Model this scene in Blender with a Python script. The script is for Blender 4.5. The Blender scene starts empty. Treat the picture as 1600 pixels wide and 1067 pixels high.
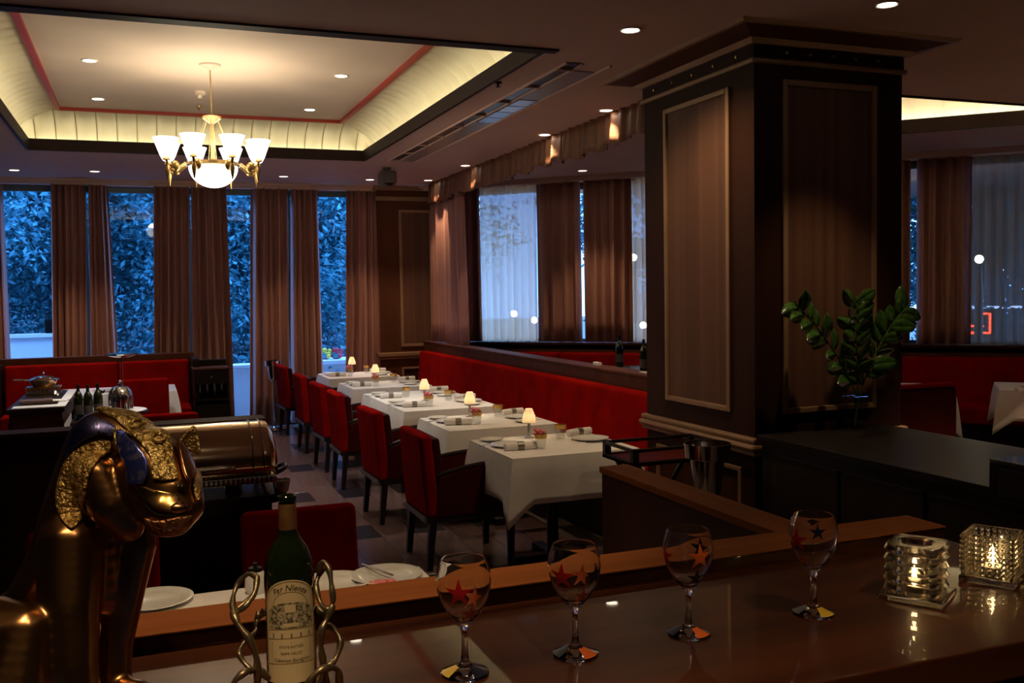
import bpy, bmesh, math, random
import numpy as np
from mathutils import Vector, Matrix
from mathutils.bvhtree import BVHTree

random.seed(7)
R = math.radians
PI = math.pi
sc = bpy.context.scene
col = sc.collection

# ------------------------------------------------------------------ camera
F_PX, YAW, PITCH, ROLL, EYE = 1491.24, 0.369730, 0.0533181, -0.0172252, 1.75
def cam_axes():
    r = Vector((math.cos(YAW), -math.sin(YAW), 0)); f = Vector((math.sin(YAW), math.cos(YAW), 0)); u = Vector((0, 0, 1))
    f2 = f * math.cos(PITCH) - u * math.sin(PITCH); u2 = u * math.cos(PITCH) + f * math.sin(PITCH)
    return r * math.cos(ROLL) + u2 * math.sin(ROLL), u2 * math.cos(ROLL) - r * math.sin(ROLL), f2
CR, CU, CF = cam_axes()
EYEP = Vector((0, 0, EYE))
cam_data = bpy.data.cameras.new('camera')
cam_data.sensor_width = 36.0
cam_data.lens = F_PX / 1600 * 36.0
cam_data.clip_start = 0.05
cam_data.clip_end = 200
cam = bpy.data.objects.new('camera', cam_data)
col.objects.link(cam)
m = Matrix((CR, CU, -CF)).transposed().to_4x4()
m.translation = EYEP
cam.matrix_world = m
sc.camera = cam

def at(px, py, X=None, Y=None, Z=None):
    """point of the room seen at a photo pixel, on the plane X=, Y= or Z="""
    d = CR * (px - 800) - CU * (py - 533.5) + CF * F_PX
    if X is not None: t = X / d.x
    elif Y is not None: t = Y / d.y
    else: t = (Z - EYE) / d.z
    return EYEP + d * t

# ------------------------------------------------------------------ world, exposure
w = bpy.data.worlds.new('dusk'); sc.world = w; w.use_nodes = True
bg = w.node_tree.nodes['Background']
bg.inputs['Color'].default_value = (0.15, 0.37, 0.97, 1)
bg.inputs['Strength'].default_value = 6.5
vs = sc.view_settings
vs.view_transform = 'Standard'; vs.look = 'None'; vs.exposure = 0.65; vs.gamma = 1.0; vs.use_curve_mapping = False
sc.cycles.use_denoising = True
sc.cycles.max_bounces = 12
sc.cycles.transparent_max_bounces = 24
sc.cycles.sample_clamp_indirect = 4.0
WARM = (1.0, 0.70, 0.40)
DL_W = 40.0          # ceiling downlights, watts
COVE = 1.05          # cove strip strength
CHAND_W = 2.5

# ------------------------------------------------------------------ materials
MATS = {}
def mat(name, c1, c2=None, rough=0.5, metal=0.0, scale=8, stretch=(1, 1, 1), bump=0.0, bscale=60, coat=0.0, sheen=0.0,
        emit=None, es=0.0, spec=0.5, detail=4, croughness=0.05, contrast=None):
    if name in MATS: return MATS[name]
    mt = bpy.data.materials.new(name); mt.use_nodes = True; MATS[name] = mt
    nt = mt.node_tree; b = nt.nodes['Principled BSDF']
    b.inputs['Base Color'].default_value = (*c1, 1)
    b.inputs['Roughness'].default_value = rough; b.inputs['Metallic'].default_value = metal
    b.inputs['Specular IOR Level'].default_value = spec
    if coat: b.inputs['Coat Weight'].default_value = coat; b.inputs['Coat Roughness'].default_value = croughness
    if sheen:
        b.inputs['Sheen Weight'].default_value = sheen; b.inputs['Sheen Roughness'].default_value = 0.4
        b.inputs['Sheen Tint'].default_value = (*[min(1, x * 2.5 + .1) for x in c1], 1)
    tc = nt.nodes.new('ShaderNodeTexCoord')
    if c2 is not None:
        mp = nt.nodes.new('ShaderNodeMapping'); mp.inputs['Scale'].default_value = stretch
        nz = nt.nodes.new('ShaderNodeTexNoise'); nz.inputs['Scale'].default_value = scale; nz.inputs['Detail'].default_value = detail
        rp = nt.nodes.new('ShaderNodeValToRGB')
        rp.color_ramp.elements[0].color = (*c1, 1); rp.color_ramp.elements[1].color = (*c2, 1)
        lo, hi = contrast or (0.3, 0.7)
        rp.color_ramp.elements[0].position = lo; rp.color_ramp.elements[1].position = hi
        nt.links.new(tc.outputs['Object'], mp.inputs['Vector']); nt.links.new(mp.outputs['Vector'], nz.inputs['Vector'])
        nt.links.new(nz.outputs['Fac'], rp.inputs['Fac']); nt.links.new(rp.outputs['Color'], b.inputs['Base Color'])
    if bump:
        n2 = nt.nodes.new('ShaderNodeTexNoise'); n2.inputs['Scale'].default_value = bscale; n2.inputs['Detail'].default_value = 3
        bp = nt.nodes.new('ShaderNodeBump'); bp.inputs['Strength'].default_value = bump; bp.inputs['Distance'].default_value = 0.01
        nt.links.new(tc.outputs['Object'], n2.inputs['Vector'])
        nt.links.new(n2.outputs['Fac'], bp.inputs['Height']); nt.links.new(bp.outputs['Normal'], b.inputs['Normal'])
    if emit is not None:
        b.inputs['Emission Color'].default_value = (*emit, 1); b.inputs['Emission Strength'].default_value = es
    return mt
def glass(name, color=(1, 1, 1), rough=0.0, ior=1.45):
    if name in MATS: return MATS[name]
    mt = bpy.data.materials.new(name); mt.use_nodes = True; MATS[name] = mt
    nt = mt.node_tree; nt.nodes.clear()
    o = nt.nodes.new('ShaderNodeOutputMaterial'); g = nt.nodes.new('ShaderNodeBsdfGlass')
    g.inputs['Color'].default_value = (*color, 1); g.inputs['Roughness'].default_value = rough; g.inputs['IOR'].default_value = ior
    nt.links.new(g.outputs[0], o.inputs[0]); return mt
def pane(name, tint=(.9, .95, .95), refl=0.04):
    if name in MATS: return MATS[name]
    mt = bpy.data.materials.new(name); mt.use_nodes = True; MATS[name] = mt
    nt = mt.node_tree; nt.nodes.clear()
    o = nt.nodes.new('ShaderNodeOutputMaterial'); t = nt.nodes.new('ShaderNodeBsdfTransparent'); g = nt.nodes.new('ShaderNodeBsdfGlossy')
    t.inputs['Color'].default_value = (*tint, 1); g.inputs['Roughness'].default_value = 0.0
    x = nt.nodes.new('ShaderNodeMixShader'); x.inputs[0].default_value = refl
    nt.links.new(t.outputs[0], x.inputs[1]); nt.links.new(g.outputs[0], x.inputs[2]); nt.links.new(x.outputs[0], o.inputs[0]); return mt
def cloth(name, color, transl=0.5, transp=0.0, streak=None):
    """thin cloth: diffuse + translucent (+ open weave)"""
    if name in MATS: return MATS[name]
    mt = bpy.data.materials.new(name); mt.use_nodes = True; MATS[name] = mt
    nt = mt.node_tree; nt.nodes.clear()
    o = nt.nodes.new('ShaderNodeOutputMaterial'); d = nt.nodes.new('ShaderNodeBsdfDiffuse'); t = nt.nodes.new('ShaderNodeBsdfTranslucent')
    p = nt.nodes.new('ShaderNodeBsdfTransparent')
    for n in (d, t): n.inputs['Color'].default_value = (*color, 1)
    x = nt.nodes.new('ShaderNodeMixShader'); x.inputs[0].default_value = transl
    y = nt.nodes.new('ShaderNodeMixShader'); y.inputs[0].default_value = transp
    nt.links.new(d.outputs[0], x.inputs[1]); nt.links.new(t.outputs[0], x.inputs[2])
    nt.links.new(x.outputs[0], y.inputs[1]); nt.links.new(p.outputs[0], y.inputs[2]); nt.links.new(y.outputs[0], o.inputs[0]); return mt
def emis(name, color, s):
    return mat(name, (.02, .02, .02), emit=color, es=s)

DARKWOOD = mat('dark_wood', (.040, .012, .006), (.065, .020, .009), rough=.5, scale=6, stretch=(1, 1, .12), spec=.08)
REDWOOD = mat('red_brown_wood', (.072, .025, .012), (.11, .040, .018), rough=.5, scale=5, stretch=(1, 1, .1), spec=.1)
RAILWOOD = mat('orange_wood', (.19, .055, .012), (.28, .088, .022), rough=.7, scale=9, stretch=(.15, 2, 2), spec=.03)
BARWOOD = mat('polished_bar_wood', (.026, .006, .002), (.095, .027, .008), rough=.4, scale=6, stretch=(.12, 1.5, 1), coat=.5, croughness=.025, spec=.08)
BLACK = mat('black_lacquer', (.006, .005, .005), rough=.3, spec=.3)
BLACKTOP = mat('black_counter', (.010, .008, .007), rough=.38, spec=.16)
BLACKWOOD = mat('black_wood', (.012, .007, .005), (.02, .010, .007), rough=.4, scale=5, spec=.2)
RED = mat('red_velvet', (.20, .0025, .001), (.31, .004, .0015), rough=.95, scale=5, spec=.03, bump=.05, bscale=250)
DARKRED = mat('dark_red_leather', (.045, .002, .001), (.065, .004, .002), rough=.5, scale=6, spec=.12)
LEGBLACK = mat('black_leg', (.010, .006, .005), rough=.4)
CEIL = mat('ceiling_paint', (.55, .38, .32), (.59, .41, .34), rough=.85, scale=2)
TRAYC = mat('tray_ceiling_paint', (.62, .50, .41), (.68, .55, .45), rough=.8, scale=2)
COVEM = mat('cove_fabric', (.62, .56, .40), (.68, .62, .45), rough=.7, scale=3)
FASCIA = mat('fascia_wood', (.020, .010, .009), (.03, .015, .013), rough=.6, scale=4, spec=.15)
REDTRIM = mat('red_trim', (.36, .03, .015), rough=.5)
MOULD = mat('bronze_moulding', (.25, .15, .085), (.31, .19, .11), rough=.42, metal=.2, scale=6, spec=.3)
WALLP = mat('wall_paint', (.10, .055, .035), rough=.7)
DRAPE = mat('brown_drape', (.28, .125, .105), (.46, .235, .19), rough=.7, scale=7, stretch=(2, 2, .05), sheen=.3)
DRAPE_OR = mat('copper_drape', (.12, .050, .027), (.25, .105, .058), rough=.55, scale=9, stretch=(2, 2, .05), sheen=.15)
SHEER = cloth('sheer_white', (.92, .70, .46), .62, .05)
SHEER2 = cloth('sheer_grey', (.50, .42, .32), .14, .30)
PANE = pane('window_pane')
LINEN = mat('white_linen', (.86, .83, .81), (.91, .89, .87), rough=.85, scale=14, bump=.15, bscale=18, sheen=.1)
CHINA = mat('white_china', (.80, .79, .74), rough=.25, coat=.15)
CHROME = mat('chrome', (.72, .70, .68), rough=.10, metal=1)
SILVER = mat('brushed_silver', (.55, .53, .50), rough=.28, metal=1)
COPPER = mat('copper_chrome', (.78, .56, .36), rough=.16, metal=1)
BRASS = mat('old_brass', (.55, .36, .14), (.42, .26, .09), rough=.35, metal=.9, scale=20)
GLASS = glass('clear_glass')
GREENGLASS = mat('green_bottle_glass', (.008, .016, .004), rough=.05, coat=1.0, spec=.6)
GOLD = mat('gold_paint', (.70, .42, .12), rough=.3, metal=.9)
PINK = mat('pink_petal', (.80, .12, .16), (.85, .30, .30), rough=.6, scale=60)
TILE_L = mat('light_floor_tile', (.12, .070, .062), (.17, .10, .09), rough=.22, scale=3, stretch=(1, .25, 1))
TILE_D = mat('dark_floor_tile', (.018, .013, .015), (.028, .02, .022), rough=.3, scale=4)
GROUT = mat('floor_base', (.06, .04, .034), (.08, .055, .045), rough=.45, scale=3)
ASPHALT = mat('paving', (.10, .10, .11), (.14, .14, .15), rough=.9, scale=2)
STUCCO = mat('white_stucco', (.75, .74, .78), (.80, .80, .84), rough=.8, scale=3)
LEAFM = mat('tree_leaf', (.03, .15, .18), (.10, .36, .44), rough=.7, spec=.15, scale=1.3, contrast=(.35, .65))
BARK = mat('bark', (.05, .035, .025), (.08, .055, .04), rough=.9, scale=10)
PLANT = mat('plant_leaf', (.018, .055, .010), (.05, .12, .02), rough=.22, scale=30, coat=.3)
LAMPON = emis('lamp_lens', (1.0, .86, .66), 9.0)

# ------------------------------------------------------------------ mesh helpers
class MB:
    def __init__(s): s.bm = bmesh.new(); s.wn = False
    def box(s, x0, x1, y0, y1, z0, z1, bev=0.0, seg=2, mtx=None):
        b = bmesh.new()
        vs_ = [b.verts.new((x, y, z)) for z in (z0, z1) for y in (y0, y1) for x in (x0, x1)]
        for q in ((0, 2, 3, 1), (4, 5, 7, 6), (0, 1, 5, 4), (2, 6, 7, 3), (0, 4, 6, 2), (1, 3, 7, 5)): b.faces.new([vs_[i] for i in q])
        if bev: s.wn = True; bmesh.ops.bevel(b, geom=b.edges[:], offset=bev, segments=seg, affect='EDGES', profile=.5)
        return s._merge(b, mtx)
    def hexa(s, pts, bev=0.0, seg=2):
        """eight corners, ordered as in box: z low (y low x lo, x hi, y high ...), z high"""
        b = bmesh.new(); vs_ = [b.verts.new(p) for p in pts]
        for q in ((0, 2, 3, 1), (4, 5, 7, 6), (0, 1, 5, 4), (2, 6, 7, 3), (0, 4, 6, 2), (1, 3, 7, 5)): b.faces.new([vs_[i] for i in q])
        if bev: s.wn = True; bmesh.ops.bevel(b, geom=b.edges[:], offset=bev, segments=seg, affect='EDGES', profile=.5)
        return s._merge(b, None)
    def _merge(s, b, mtx):
        if mtx is not None: b.transform(mtx)
        me = bpy.data.meshes.new('t'); b.to_mesh(me); b.free(); s.bm.from_mesh(me); bpy.data.meshes.remove(me); return s
    def lathe(s, prof, seg=24, c=(0, 0, 0), mtx=None, cap=False):
        b = bmesh.new(); rings = []
        for r, z in prof:
            if r < 1e-6: rings.append([b.verts.new((0, 0, z))])
            else: rings.append([b.verts.new((r * math.cos(2 * PI * k / seg), r * math.sin(2 * PI * k / seg), z)) for k in range(seg)])
        for A, B in zip(rings, rings[1:]):
            for k in range(seg):
                k2 = (k + 1) % seg
                if len(A) == 1 and len(B) == 1: continue
                if len(A) == 1: b.faces.new((A[0], B[k2], B[k]))
                elif len(B) == 1: b.faces.new((A[k], A[k2], B[0]))
                else: b.faces.new((A[k], A[k2], B[k2], B[k]))
        if cap:
            if len(rings[0]) > 1: b.faces.new(rings[0][::-1])
            if len(rings[-1]) > 1: b.faces.new(rings[-1])
        M_ = Matrix.Translation(c)
        if mtx is not None: M_ = M_ @ mtx
        return s._merge(b, M_)
    def tube(s, pts, rad, seg=8, closed=False):
        pts = [Vector(p) for p in pts]; n = len(pts)
        rs = rad if isinstance(rad, (list, tuple)) else [rad] * n
        b = bmesh.new(); rings = []; up = None
        for i, p in enumerate(pts):
            if closed: d = pts[(i + 1) % n] - pts[i - 1]
            else: d = pts[min(i + 1, n - 1)] - pts[max(i - 1, 0)]
            d.normalize()
            if up is None: up = d.orthogonal().normalized()
            up = (up - d * up.dot(d))
            if up.length < 1e-6: up = d.orthogonal()
            up.normalize(); v = d.cross(up)
            rings.append([b.verts.new(p + (up * math.cos(2 * PI * k / seg) + v * math.sin(2 * PI * k / seg)) * rs[i]) for k in range(seg)])
        prs = list(zip(rings, rings[1:])) + ([(rings[-1], rings[0])] if closed else [])
        for A, B in prs:
            for k in range(seg): b.faces.new((A[k], A[(k + 1) % seg], B[(k + 1) % seg], B[k]))
        if not closed: b.faces.new(rings[0][::-1]); b.faces.new(rings[-1])
        return s._merge(b, None)
    def prism(s, poly, z0, z1, mtx=None, bev=0):
        b = bmesh.new(); lo = [b.verts.new((x, y, z0)) for x, y in poly]; hi = [b.verts.new((x, y, z1)) for x, y in poly]; n = len(poly)
        b.faces.new(lo[::-1]); b.faces.new(hi)
        for k in range(n): b.faces.new((lo[k], lo[(k + 1) % n], hi[(k + 1) % n], hi[k]))
        if bev: s.wn = True; bmesh.ops.bevel(b, geom=b.edges[:], offset=bev, segments=2, affect='EDGES', profile=.5)
        return s._merge(b, mtx)
    def grid(s, nu, nv, fn, mtx=None):
        b = bmesh.new()
        g = [[b.verts.new(fn(i / nu, j / nv)) for i in range(nu + 1)] for j in range(nv + 1)]
        for j in range(nv):
            for i in range(nu):
                try: b.faces.new((g[j][i], g[j][i + 1], g[j + 1][i + 1], g[j + 1][i]))
                except Exception: pass
        return s._merge(b, mtx)
    def ball(s, c, r, sub=2, sc_=(1, 1, 1), rot=None):
        b = bmesh.new(); bmesh.ops.create_icosphere(b, subdivisions=sub, radius=r)
        M_ = Matrix.Translation(c)
        if rot is not None: M_ = M_ @ rot
        M_ = M_ @ Matrix.Diagonal((*sc_, 1))
        return s._merge(b, M_)
    def mesh(s, smooth=True, weld=False):
        if weld: bmesh.ops.remove_doubles(s.bm, verts=s.bm.verts[:], dist=1e-5)
        bmesh.ops.recalc_face_normals(s.bm, faces=s.bm.faces[:])
        me = bpy.data.meshes.new('m'); s.bm.to_mesh(me); s.bm.free()
        if smooth:
            me.polygons.foreach_set('use_smooth', [True] * len(me.polygons))
            try: me.set_sharp_from_angle(angle=R(38))
            except Exception: pass
        return me
    def build(s, name, mt, parent=None, smooth=True, solid=0.0, loc=None):
        o = obj(name, s.mesh(smooth), mt, parent, solid, loc)
        if s.wn and smooth:
            md = o.modifiers.new('weighted_normal', 'WEIGHTED_NORMAL'); md.keep_sharp = True; md.weight = 100
        return o
def obj(name, me, mt, parent=None, solid=0.0, loc=None):
    me.name = name
    if mt is not None and not me.materials: me.materials.append(mt)
    o = bpy.data.objects.new(name, me); col.objects.link(o)
    if parent is not None: o.parent = parent
    if loc is not None: o.location = loc
    if solid:
        md = o.modifiers.new('thickness', 'SOLIDIFY'); md.thickness = solid; md.offset = 0
    return o
def tag(o, label=None, cat=None, group=None, kind=None):
    if label: o['label'] = label
    if cat: o['category'] = cat
    if group: o['group'] = group
    if kind: o['kind'] = kind
    return o
def thing(name, label, cat, loc=(0, 0, 0), rz=0, group=None):
    o = bpy.data.objects.new(name, None); col.objects.link(o); o.empty_display_size = .1
    o.location = loc; o.rotation_euler = (0, 0, rz)
    return tag(o, label, cat, group)
def struct(name, mb, mt, label=None, parent=None, smooth=False):
    o = mb.build(name, mt, parent, smooth)
    if parent is None: tag(o, label, None, None, 'structure')
    return o
def sroot(name, label=None, loc=(0, 0, 0), rz=0):
    o = bpy.data.objects.new(name, None); col.objects.link(o); o.location = loc; o.rotation_euler = (0, 0, rz)
    return tag(o, label, None, None, 'structure')
def copy_tree(o, parent=None):
    c = o.copy(); col.objects.link(c)
    if parent is not None: c.parent = parent
    for ch in list(o.children): copy_tree(ch, c)
    return c
def dup(root, loc, rz=None, label=None, group=None):
    r = copy_tree(root); r.location = loc
    if rz is not None: r.rotation_euler = (0, 0, rz)
    if label: r['label'] = label
    if group: r['group'] = group
    return r
class Maker:
    """builds a thing the first time, copies it afterwards"""
    def __init__(s, fn): s.fn = fn; s.o = None
    def __call__(s, loc, rz=0, label=None, group=None):
        if s.o is None:
            s.o = s.fn(); s.o.location = loc; s.o.rotation_euler = (0, 0, rz)
            if label: s.o['label'] = label
            if group: s.o['group'] = group
            return s.o
        return dup(s.o, loc, rz, label, group)
def bez(pts, n=8):
    """Catmull-Rom through points"""
    P_ = [Vector(p) for p in pts]; P_ = [P_[0] * 2 - P_[1]] + P_ + [P_[-1] * 2 - P_[-2]]; out = []
    for i in range(1, len(P_) - 2):
        for k in range(n):
            t = k / n; a, b, c, d = P_[i - 1:i + 3]
            out.append(.5 * ((2 * b) + (c - a) * t + (2 * a - 5 * b + 4 * c - d) * t * t + (3 * b - a - 3 * c + d) * t ** 3))
    out.append(P_[-2]); return out
def point_light(name, loc, watts, color, radius, parent=None):
    l = bpy.data.lights.new(name, 'POINT'); l.energy = watts; l.color = color; l.shadow_soft_size = radius
    o = bpy.data.objects.new(name, l); col.objects.link(o); o.location = loc
    if parent is not None: o.parent = parent
    return o

# ================================================================== THE SETTING
ZC, ZT = 3.20, 3.56
TX0, TX1, TY0, TY1 = -.955, 2.31, 5.44, 10.36      # tray opening
XW = 3.70                                          # low wall / opening plane
YF = 12.85                                         # far wall plane
S2 = math.sqrt(.5)
DG = 16.62                                         # diagonal curtain plane X+Y
# floor
fl = struct('floor', MB().box(-5, 13.5, -3, 13.2, -.12, -.004), GROUT, 'brown tiled restaurant floor')
CW = .2385
lightm = MB().box(.0012, CW - .0012, .0012, .8054, -.006, 0, .0015, 1).mesh(False)
darkm = MB().box(.0012, CW - .0012, .0012, .3988, -.006, 0, .0015, 1).mesh(False)
for ci in range(-5, 6):
    x = 1.3215 + ci * CW
    base = 6.65 - 2.82 * 2 + (0 if ci % 2 == 0 else 1.41)
    for k in range(5):
        y = base + k * 2.82
        if 3.6 < y < 12.8: obj('tile', darkm, TILE_D, fl, loc=(x, y, 0))
        for q in range(3):
            yy = y + .40 + q * .8066
            if 3.4 < yy < 12.3: obj('tile', lightm, TILE_L, fl, loc=(x, yy, 0))
# ceiling with two tray openings
T2 = [(5.35, 5.86), (8.27, 5.86), (5.35, 8.78)]
def ceiling_mesh():
    b = bmesh.new()
    outer = [(-5, -3), (13.5, -3), (13.5, 13.2), (-5, 13.2)]
    for lp in (outer, [(TX0, TY0), (TX1, TY0), (TX1, TY1), (TX0, TY1)], T2):
        v = [b.verts.new((x, y, ZC)) for x, y in lp]
        for k in range(len(v)): b.edges.new((v[k], v[(k + 1) % len(v)]))
    bmesh.ops.triangle_fill(b, edges=b.edges[:], use_beauty=True)
    for f in b.faces:
        if f.normal.z > 0: f.normal_flip()
    me = bpy.data.meshes.new('ceiling'); b.to_mesh(me); b.free(); return me
ceil = obj('ceiling', ceiling_mesh(), CEIL); tag(ceil, 'brown painted restaurant ceiling around a lit tray', kind='structure')
MB().box(-5, 13.5, -3, 13.2, 4.0, 4.1).build('ceiling_slab', WALLP, ceil, False)
# fascia of tray
for i, (a0, a1, b0, b1) in enumerate(((TX0 - .03, TX1 + .03, TY0 - .03, TY0), (TX0 - .03, TX1 + .03, TY1, TY1 + .03), (TX0 - .03, TX0, TY0, TY1), (TX1, TX1 + .03, TY0, TY1))):
    MB().box(a0, a1, b0, b1, ZC - .012, ZC + .10).build('fascia', FASCIA, ceil, False)
# flat frame moulding under the ceiling, near side
MB().box(TX0 - .10, TX1 + .10, TY0 - .10, TY0 - .03, ZC - .012, ZC + .01).build('fascia', FASCIA, ceil, False)
IN, OUT, ZB = .28, .14, 3.27
MB().box(TX0 + IN - .02, TX1 - IN + .02, TY0 + IN - .02, TY1 - IN + .02, ZT, ZT + .02).build('tray_panel', TRAYC, ceil, False)
for a0, a1, b0, b1 in ((TX0 + IN, TX1 - IN, TY0 + IN - .02, TY0 + IN + .025), (TX0 + IN, TX1 - IN, TY1 - IN - .025, TY1 - IN + .02),
                       (TX0 + IN - .02, TX0 + IN + .025, TY0 + IN, TY1 - IN), (TX1 - IN - .025, TX1 - IN + .02, TY0 + IN, TY1 - IN)):
    MB().box(a0, a1, b0, b1, ZT - .03, ZT + .01).build('red_trim', REDTRIM, ceil, False)
# gutter floor and cove ribs
for a0, a1, b0, b1 in ((TX0 - .2, TX1 + .2, TY0 - .2, TY0 - .03), (TX0 - .2, TX1 + .2, TY1 + .03, TY1 + .2), (TX0 - .2, TX0 - .03, TY0, TY1), (TX1 + .03, TX1 + .2, TY0, TY1)):
    MB().box(a0, a1, b0, b1, ZC + .005, ZC + .02).build('gutter', TRAYC, ceil, False)
def cove_side(org, along, outw, L, pitch):
    """ribs of one side; org = tray corner, L = opening length"""
    n = max(1, round((L + 2 * OUT) / pitch)); p = (L + 2 * OUT) / n
    for k in range(n):
        a = -OUT + k * p
        def fn(u, v, a=a):
            t = v * PI / 2
            off = -IN + (IN + OUT) * math.cos(t); z = ZB + (ZT - ZB) * math.sin(t)
            s_ = a + .005 + u * (p - .010); lo, hi = -off, L + off
            bul = .034 * math.sin(PI * u) ** .6 * (1 - v ** 3) if 0 < u < 1 else 0
            s_ = min(max(s_, lo), hi)
            off -= bul * math.cos(t); z -= bul * math.sin(t)
            q = Vector(org) + Vector(along) * s_ + Vector(outw) * off
            return (q.x, q.y, z)
        o = MB().grid(8, 8, fn).build('cove_rib', COVEM, ceil, True)
    def back(u, v):
        t = v * PI / 2; off = -IN + (IN + OUT) * math.cos(t) + .012 * math.cos(t); z = ZB + (ZT - ZB) * math.sin(t) + .012 * math.sin(t)
        q = Vector(org) + Vector(along) * (-off + u * (L + 2 * off)) + Vector(outw) * off
        return (q.x, q.y, z)
    MB().grid(2, 8, back).build('cove_backing', mat('cove_backing_tan', (.40, .35, .24), rough=.8), ceil, True)  # backing in a darker tan than the ribs, seen through their gaps
cove_side((TX0, TY0, 0), (0, 1, 0), (-1, 0, 0), TY1 - TY0, .19)
cove_side((TX1, TY0, 0), (0, 1, 0), (1, 0, 0), TY1 - TY0, .19)
cove_side((TX0, TY1, 0), (1, 0, 0), (0, 1, 0), TX1 - TX0, .19)
cove_side((TX0, TY0, 0), (1, 0, 0), (0, -1, 0), TX1 - TX0, .19)
STRIP = emis('cove_strip', (1.0, .92, .62), COVE * 8)
for a0, a1, b0, b1 in ((TX0, TX1, TY1 + .05, TY1 + .075), (TX0, TX1, TY0 - .075, TY0 - .05), (TX0 - .075, TX0 - .05, TY0, TY1), (TX1 + .05, TX1 + .075, TY0, TY1)):
    MB().box(a0, a1, b0, b1, ZC + .03, ZC + .05).build('light_strip', STRIP, ceil, False)
# second tray (triangle) of the side room
def edge_box(p, q, w0, w1, z0, z1, name, mt, parent, ext=0):
    p, q = Vector((*p, 0)), Vector((*q, 0)); d = (q - p).normalized(); n = Vector((d.y, -d.x, 0)); p = p - d * ext; q = q + d * ext
    pts = [p + n * w0, q + n * w0, p + n * w1, q + n * w1]
    return MB().hexa([(*a.xy, z0) for a in pts] + [(*a.xy, z1) for a in pts]).build(name, mt, parent, False)
for k in range(3):
    p, q = T2[k], T2[(k + 1) % 3]
    edge_box(p, q, 0, .03, ZC - .012, ZC + .12, 'fascia', FASCIA, ceil)
    edge_box(p, q, .03, .20, ZC + .005, ZC + .02, 'gutter', TRAYC, ceil, .1)
    edge_box(p, q, .06, .085, ZC + .03, ZC + .05, 'light_strip', emis('side_strip', (1.0, .90, .66), COVE * 26), ceil)
    edge_box(p, q, .19, .21, ZC + .01, 3.75, 'cove_wall', COVEM, ceil, .3)
MB().prism([(4.3, 5.4), (9.5, 5.4), (4.3, 10.6)], 3.75, 3.77).build('tray_panel', TRAYC, ceil, False)
for k in range(14):     # seams of the diagonal cove wall
    t = (k + .5) / 14; p = Vector((*T2[1], 0)).lerp(Vector((*T2[2], 0)), t) + Vector((S2, S2, 0)) * .185
    MB().box(-.006, .006, -.006, .006, ZC + .02, 3.75, mtx=Matrix.Translation((p.x, p.y, 0)) @ Matrix.Rotation(PI / 4, 4, 'Z')).build('cove_seam', TRAYC, ceil, False)

# outer walls out of view
struct('wall_left', MB().box(-5.2, -5, -3, 13.2, 0, 4.1), WALLP, 'brown side wall out to the left')
struct('wall_back', MB().box(-5.2, 13.7, -3.2, -3, 0, 4.1), WALLP, 'brown wall behind the bar')
struct('wall_right', MB().box(13.5, 13.7, -3, 3.5, 0, 4.1), WALLP, 'brown wall at the right')

# far wall: header, pilaster
wf = struct('wall_far', MB().box(-5, 3.1, YF + .1, YF + .35, 3.12, 4.1).box(-5, -2.3, YF + .1, YF + .35, 0, 3.2), WALLP, 'far wall with tall draped windows')
MB().box(-5, 3.1, YF - .02, YF + .1, 3.13, 3.2).build('pelmet', CEIL, wf, False)
MB().box(-5, 3.1, YF - .07, YF - .02, 3.165, 3.2).build('cornice', CEIL, wf, False)
PX0, PX1 = 3.03, 3.85
MB().box(PX0, PX1, YF - .05, YF + .3, .12, 3.0).build('pilaster', REDWOOD, wf, False)
MB().box(PX0 - .02, PX1, YF - .06, YF + .3, 3.0, 3.06, .01).box(PX0 - .05, PX1, YF - .1, YF + .3, 3.14, 3.2, .015).build('pilaster_crown', MOULD, wf, False)
MB().box(PX0, PX1, YF - .05, YF + .3, 3.06, 3.14).build('pilaster_frieze', REDWOOD, wf, False)
MB().box(PX0 - .04, PX1, YF - .10, YF + .3, .87, .93, .012).box(PX0 - .025, PX1, YF - .075, YF + .3, .835, .87, .008).build('chair_rail', MOULD, wf, False)
MB().box(PX0 - .02, PX1, YF - .08, YF + .3, 0, .12, .01).build('plinth', DARKWOOD, wf, False)
FABRIC = mat('striped_wall_fabric', (.10, .046, .028), (.145, .068, .042), rough=.6, scale=2.2, stretch=(9, 9, .02), detail=1, bump=.1, bscale=90, spec=.2)
def framed(parent, org, ux, w, z0, z1, outn, fw=.035, d=.02, fab=FABRIC):
    """framed panel: org point on wall, ux along, outn outwards"""
    ux, outn, org = Vector(ux), Vector(outn), Vector(org)
    def bx(a0, a1, c0, c1, d0, d1, nm, mt, bev=0):
        pts = [org + ux * a + outn * dd + Vector((0, 0, z)) for z in (c0, c1) for dd in (d0, d1) for a in (a0, a1)]
        return MB().hexa(pts, bev).build(nm, mt, parent, False)
    bx(fw, w - fw, z0 + fw, z1 - fw, -.01, .004, 'fabric_panel', fab)
    bx(0, fw, z0, z1, -.01, d, 'panel_frame', MOULD, .006); bx(w - fw, w, z0, z1, -.01, d, 'panel_frame', MOULD, .006)
    bx(fw, w - fw, z0, z0 + fw, -.01, d, 'panel_frame', MOULD, .006); bx(fw, w - fw, z1 - fw, z1, -.01, d, 'panel_frame', MOULD, .006)
pa = at(622, 330, Y=YF - .05); pb = at(678, 535, Y=YF - .05)
framed(wf, (pa.x, YF - .05, 0), (1, 0, 0), pb.x - pa.x, 1.0, 2.88, (0, -1, 0), .04)
framed(wf, (pa.x, YF - .05, 0), (1, 0, 0), pb.x - pa.x, .2, .72, (0, -1, 0), .03, fab=DARKWOOD)

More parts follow.
